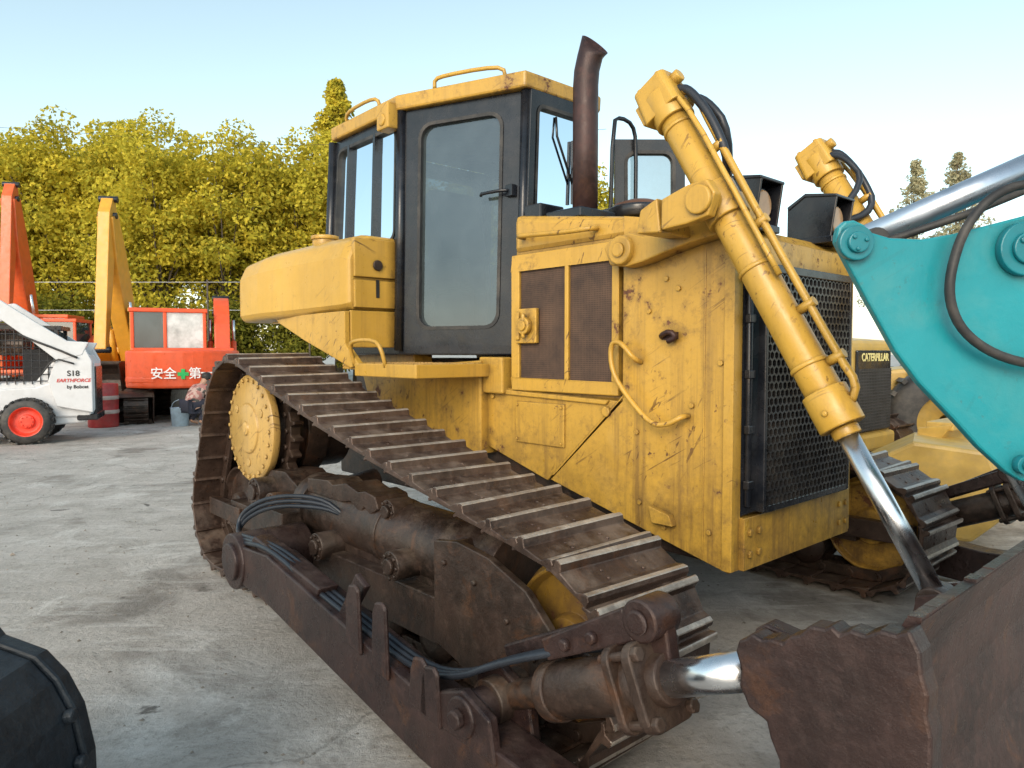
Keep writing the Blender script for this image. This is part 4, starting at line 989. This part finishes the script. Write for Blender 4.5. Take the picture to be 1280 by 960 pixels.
# ================================================================ ground
m=N('dusty_concrete');v=m.coords()
n1=m.noise(v,.35,6,.6);n2=m.noise(v,2.2,9,.68,.4);n3=m.noise(v,26,8,.75)
col=m.mix(m.ramp(n1,.3,.7),(.42,.385,.345),(.53,.49,.445))
col=m.mix(m.ramp(n2,.45,.62,0,.6),col,(.30,.27,.235))
col=m.mix(m.ramp(m.noise(v,1.1,8,.7,.9),.54,.63,0,.75),col,(.64,.61,.565))
col=m.mix(m.ramp(m.noise(v,.75,7,.65,.5),.54,.65,0,.75),col,(.15,.13,.11))
col=m.mix(m.ramp(m.noise(v,2.8,5,.6,.3),.65,.70,0,.85),col,(.07,.06,.05))
col=m.mix(m.ramp(n3,.50,.70,0,.65),col,(.19,.165,.135))
col=m.mix(m.ramp(m.noise(m.coords(False,(1.,6.,1.)),1.3,6,.7),.53,.66,0,.5),col,(.63,.60,.56))
dv=m.n('ShaderNodeVectorMath',{0:v,1:m.n('ShaderNodeTexNoise',{'Vector':v,'Scale':1.5,'Detail':6.}).outputs[1]},operation='ADD').outputs[0]
vo=m.n('ShaderNodeTexVoronoi',{'Vector':dv,'Scale':.16},feature='DISTANCE_TO_EDGE').outputs[0]
col=m.mix(m.ramp(vo,.001,.003,.4,0),col,(.13,.12,.10))
b_=m.bump(n3,.7,.02);b_=m.bump(n2,.6,.04,b_)
M_gr=m.bsdf(Base_Color=col,Roughness=m.ramp(n2,.35,.65,.5,.9),Normal=b_)
me=bpy.data.meshes.new('ground');s_=400;me.from_pydata([(-s_,-s_,0),(s_,-s_,0),(s_,s_,0),(-s_,s_,0)],[],[(0,1,2,3)]);me.materials.append(M_gr)
o=bpy.data.objects.new('ground',me);COL.objects.link(o);o['kind']='structure';o['label']='dusty grey concrete yard with stains and pale scuffs';o['category']='ground'
gv=MB();rn=random.Random(5)
for i in range(2600):
    x=rn.uniform(-9,5);y=rn.uniform(1.8,14);s=rn.uniform(.004,.014)*(1 if rn.random()<.95 else 2)
    vs=[V(x+s*rn.uniform(.6,1.2)*a,y+s*rn.uniform(.6,1.2)*c,s*rn.uniform(.3,.9)*d) for a,c,d in((1,0,.3),(0,1,.3),(-1,0,.3),(0,-1,.3),(0,0,1))]
    gv.add(vs,[(0,1,4),(1,2,4),(2,3,4),(3,0,4)])
o=gv.build('gravel',None,[simple('gravel_stone',(.24,.21,.175),.9,var=.5)],0);o['kind']='stuff';o['label']='small stones and clods of dirt scattered over the concrete';o['category']='gravel'

# ================================================================ light
w=bpy.data.worlds.new('World');scene.world=w;w.use_nodes=True;nt=w.node_tree;nt.nodes.clear()
sky=nt.nodes.new('ShaderNodeTexSky');sky.sky_type='NISHITA';sky.sun_disc=False
EL=rad(28)
sx,sy_=-.30,-.95
sky.sun_elevation=EL;sky.sun_rotation=math.atan2(sx,sy_);sky.dust_density=1.2;sky.air_density=1.;sky.ozone_density=1.
hs=nt.nodes.new('ShaderNodeHueSaturation');hs.inputs['Saturation'].default_value=.74;hs.inputs['Hue'].default_value=.475
nt.links.new(sky.outputs[0],hs.inputs['Color'])
mx=nt.nodes.new('ShaderNodeMix');mx.data_type='RGBA';mx.blend_type='MULTIPLY';mx.inputs[0].default_value=1.;mx.inputs[7].default_value=(1.04,1.02,.95,1)
nt.links.new(hs.outputs[0],mx.inputs[6])
bg=nt.nodes.new('ShaderNodeBackground');bg.inputs[1].default_value=.28
wo=nt.nodes.new('ShaderNodeOutputWorld');nt.links.new(mx.outputs[2],bg.inputs[0]);nt.links.new(bg.outputs[0],wo.inputs[0])
sd=Vector((sx,sy_,0)).normalized()*math.cos(EL)+Vector((0,0,math.sin(EL)))
sl=bpy.data.lights.new('sun','SUN');sl.energy=1.6;sl.angle=rad(26);sl.color=(1,.88,.68)
so=bpy.data.objects.new('sun',sl);COL.objects.link(so);so.rotation_euler=sd.to_track_quat('Z','Y').to_euler();so.location=(-10,-20,12)
# ================================================================ camera
cd=bpy.data.cameras.new('camera');cd.sensor_width=36;cd.lens=36*900/1280;cd.clip_end=2000;cd.clip_start=.05
co=bpy.data.objects.new('camera',cd);COL.objects.link(co);co.location=(0,0,1.55);co.rotation_euler=(rad(90-2.54),0,0)
scene.camera=co
scene.view_settings.view_transform='Standard';scene.view_settings.look='None';scene.view_settings.exposure=0;scene.view_settings.gamma=1
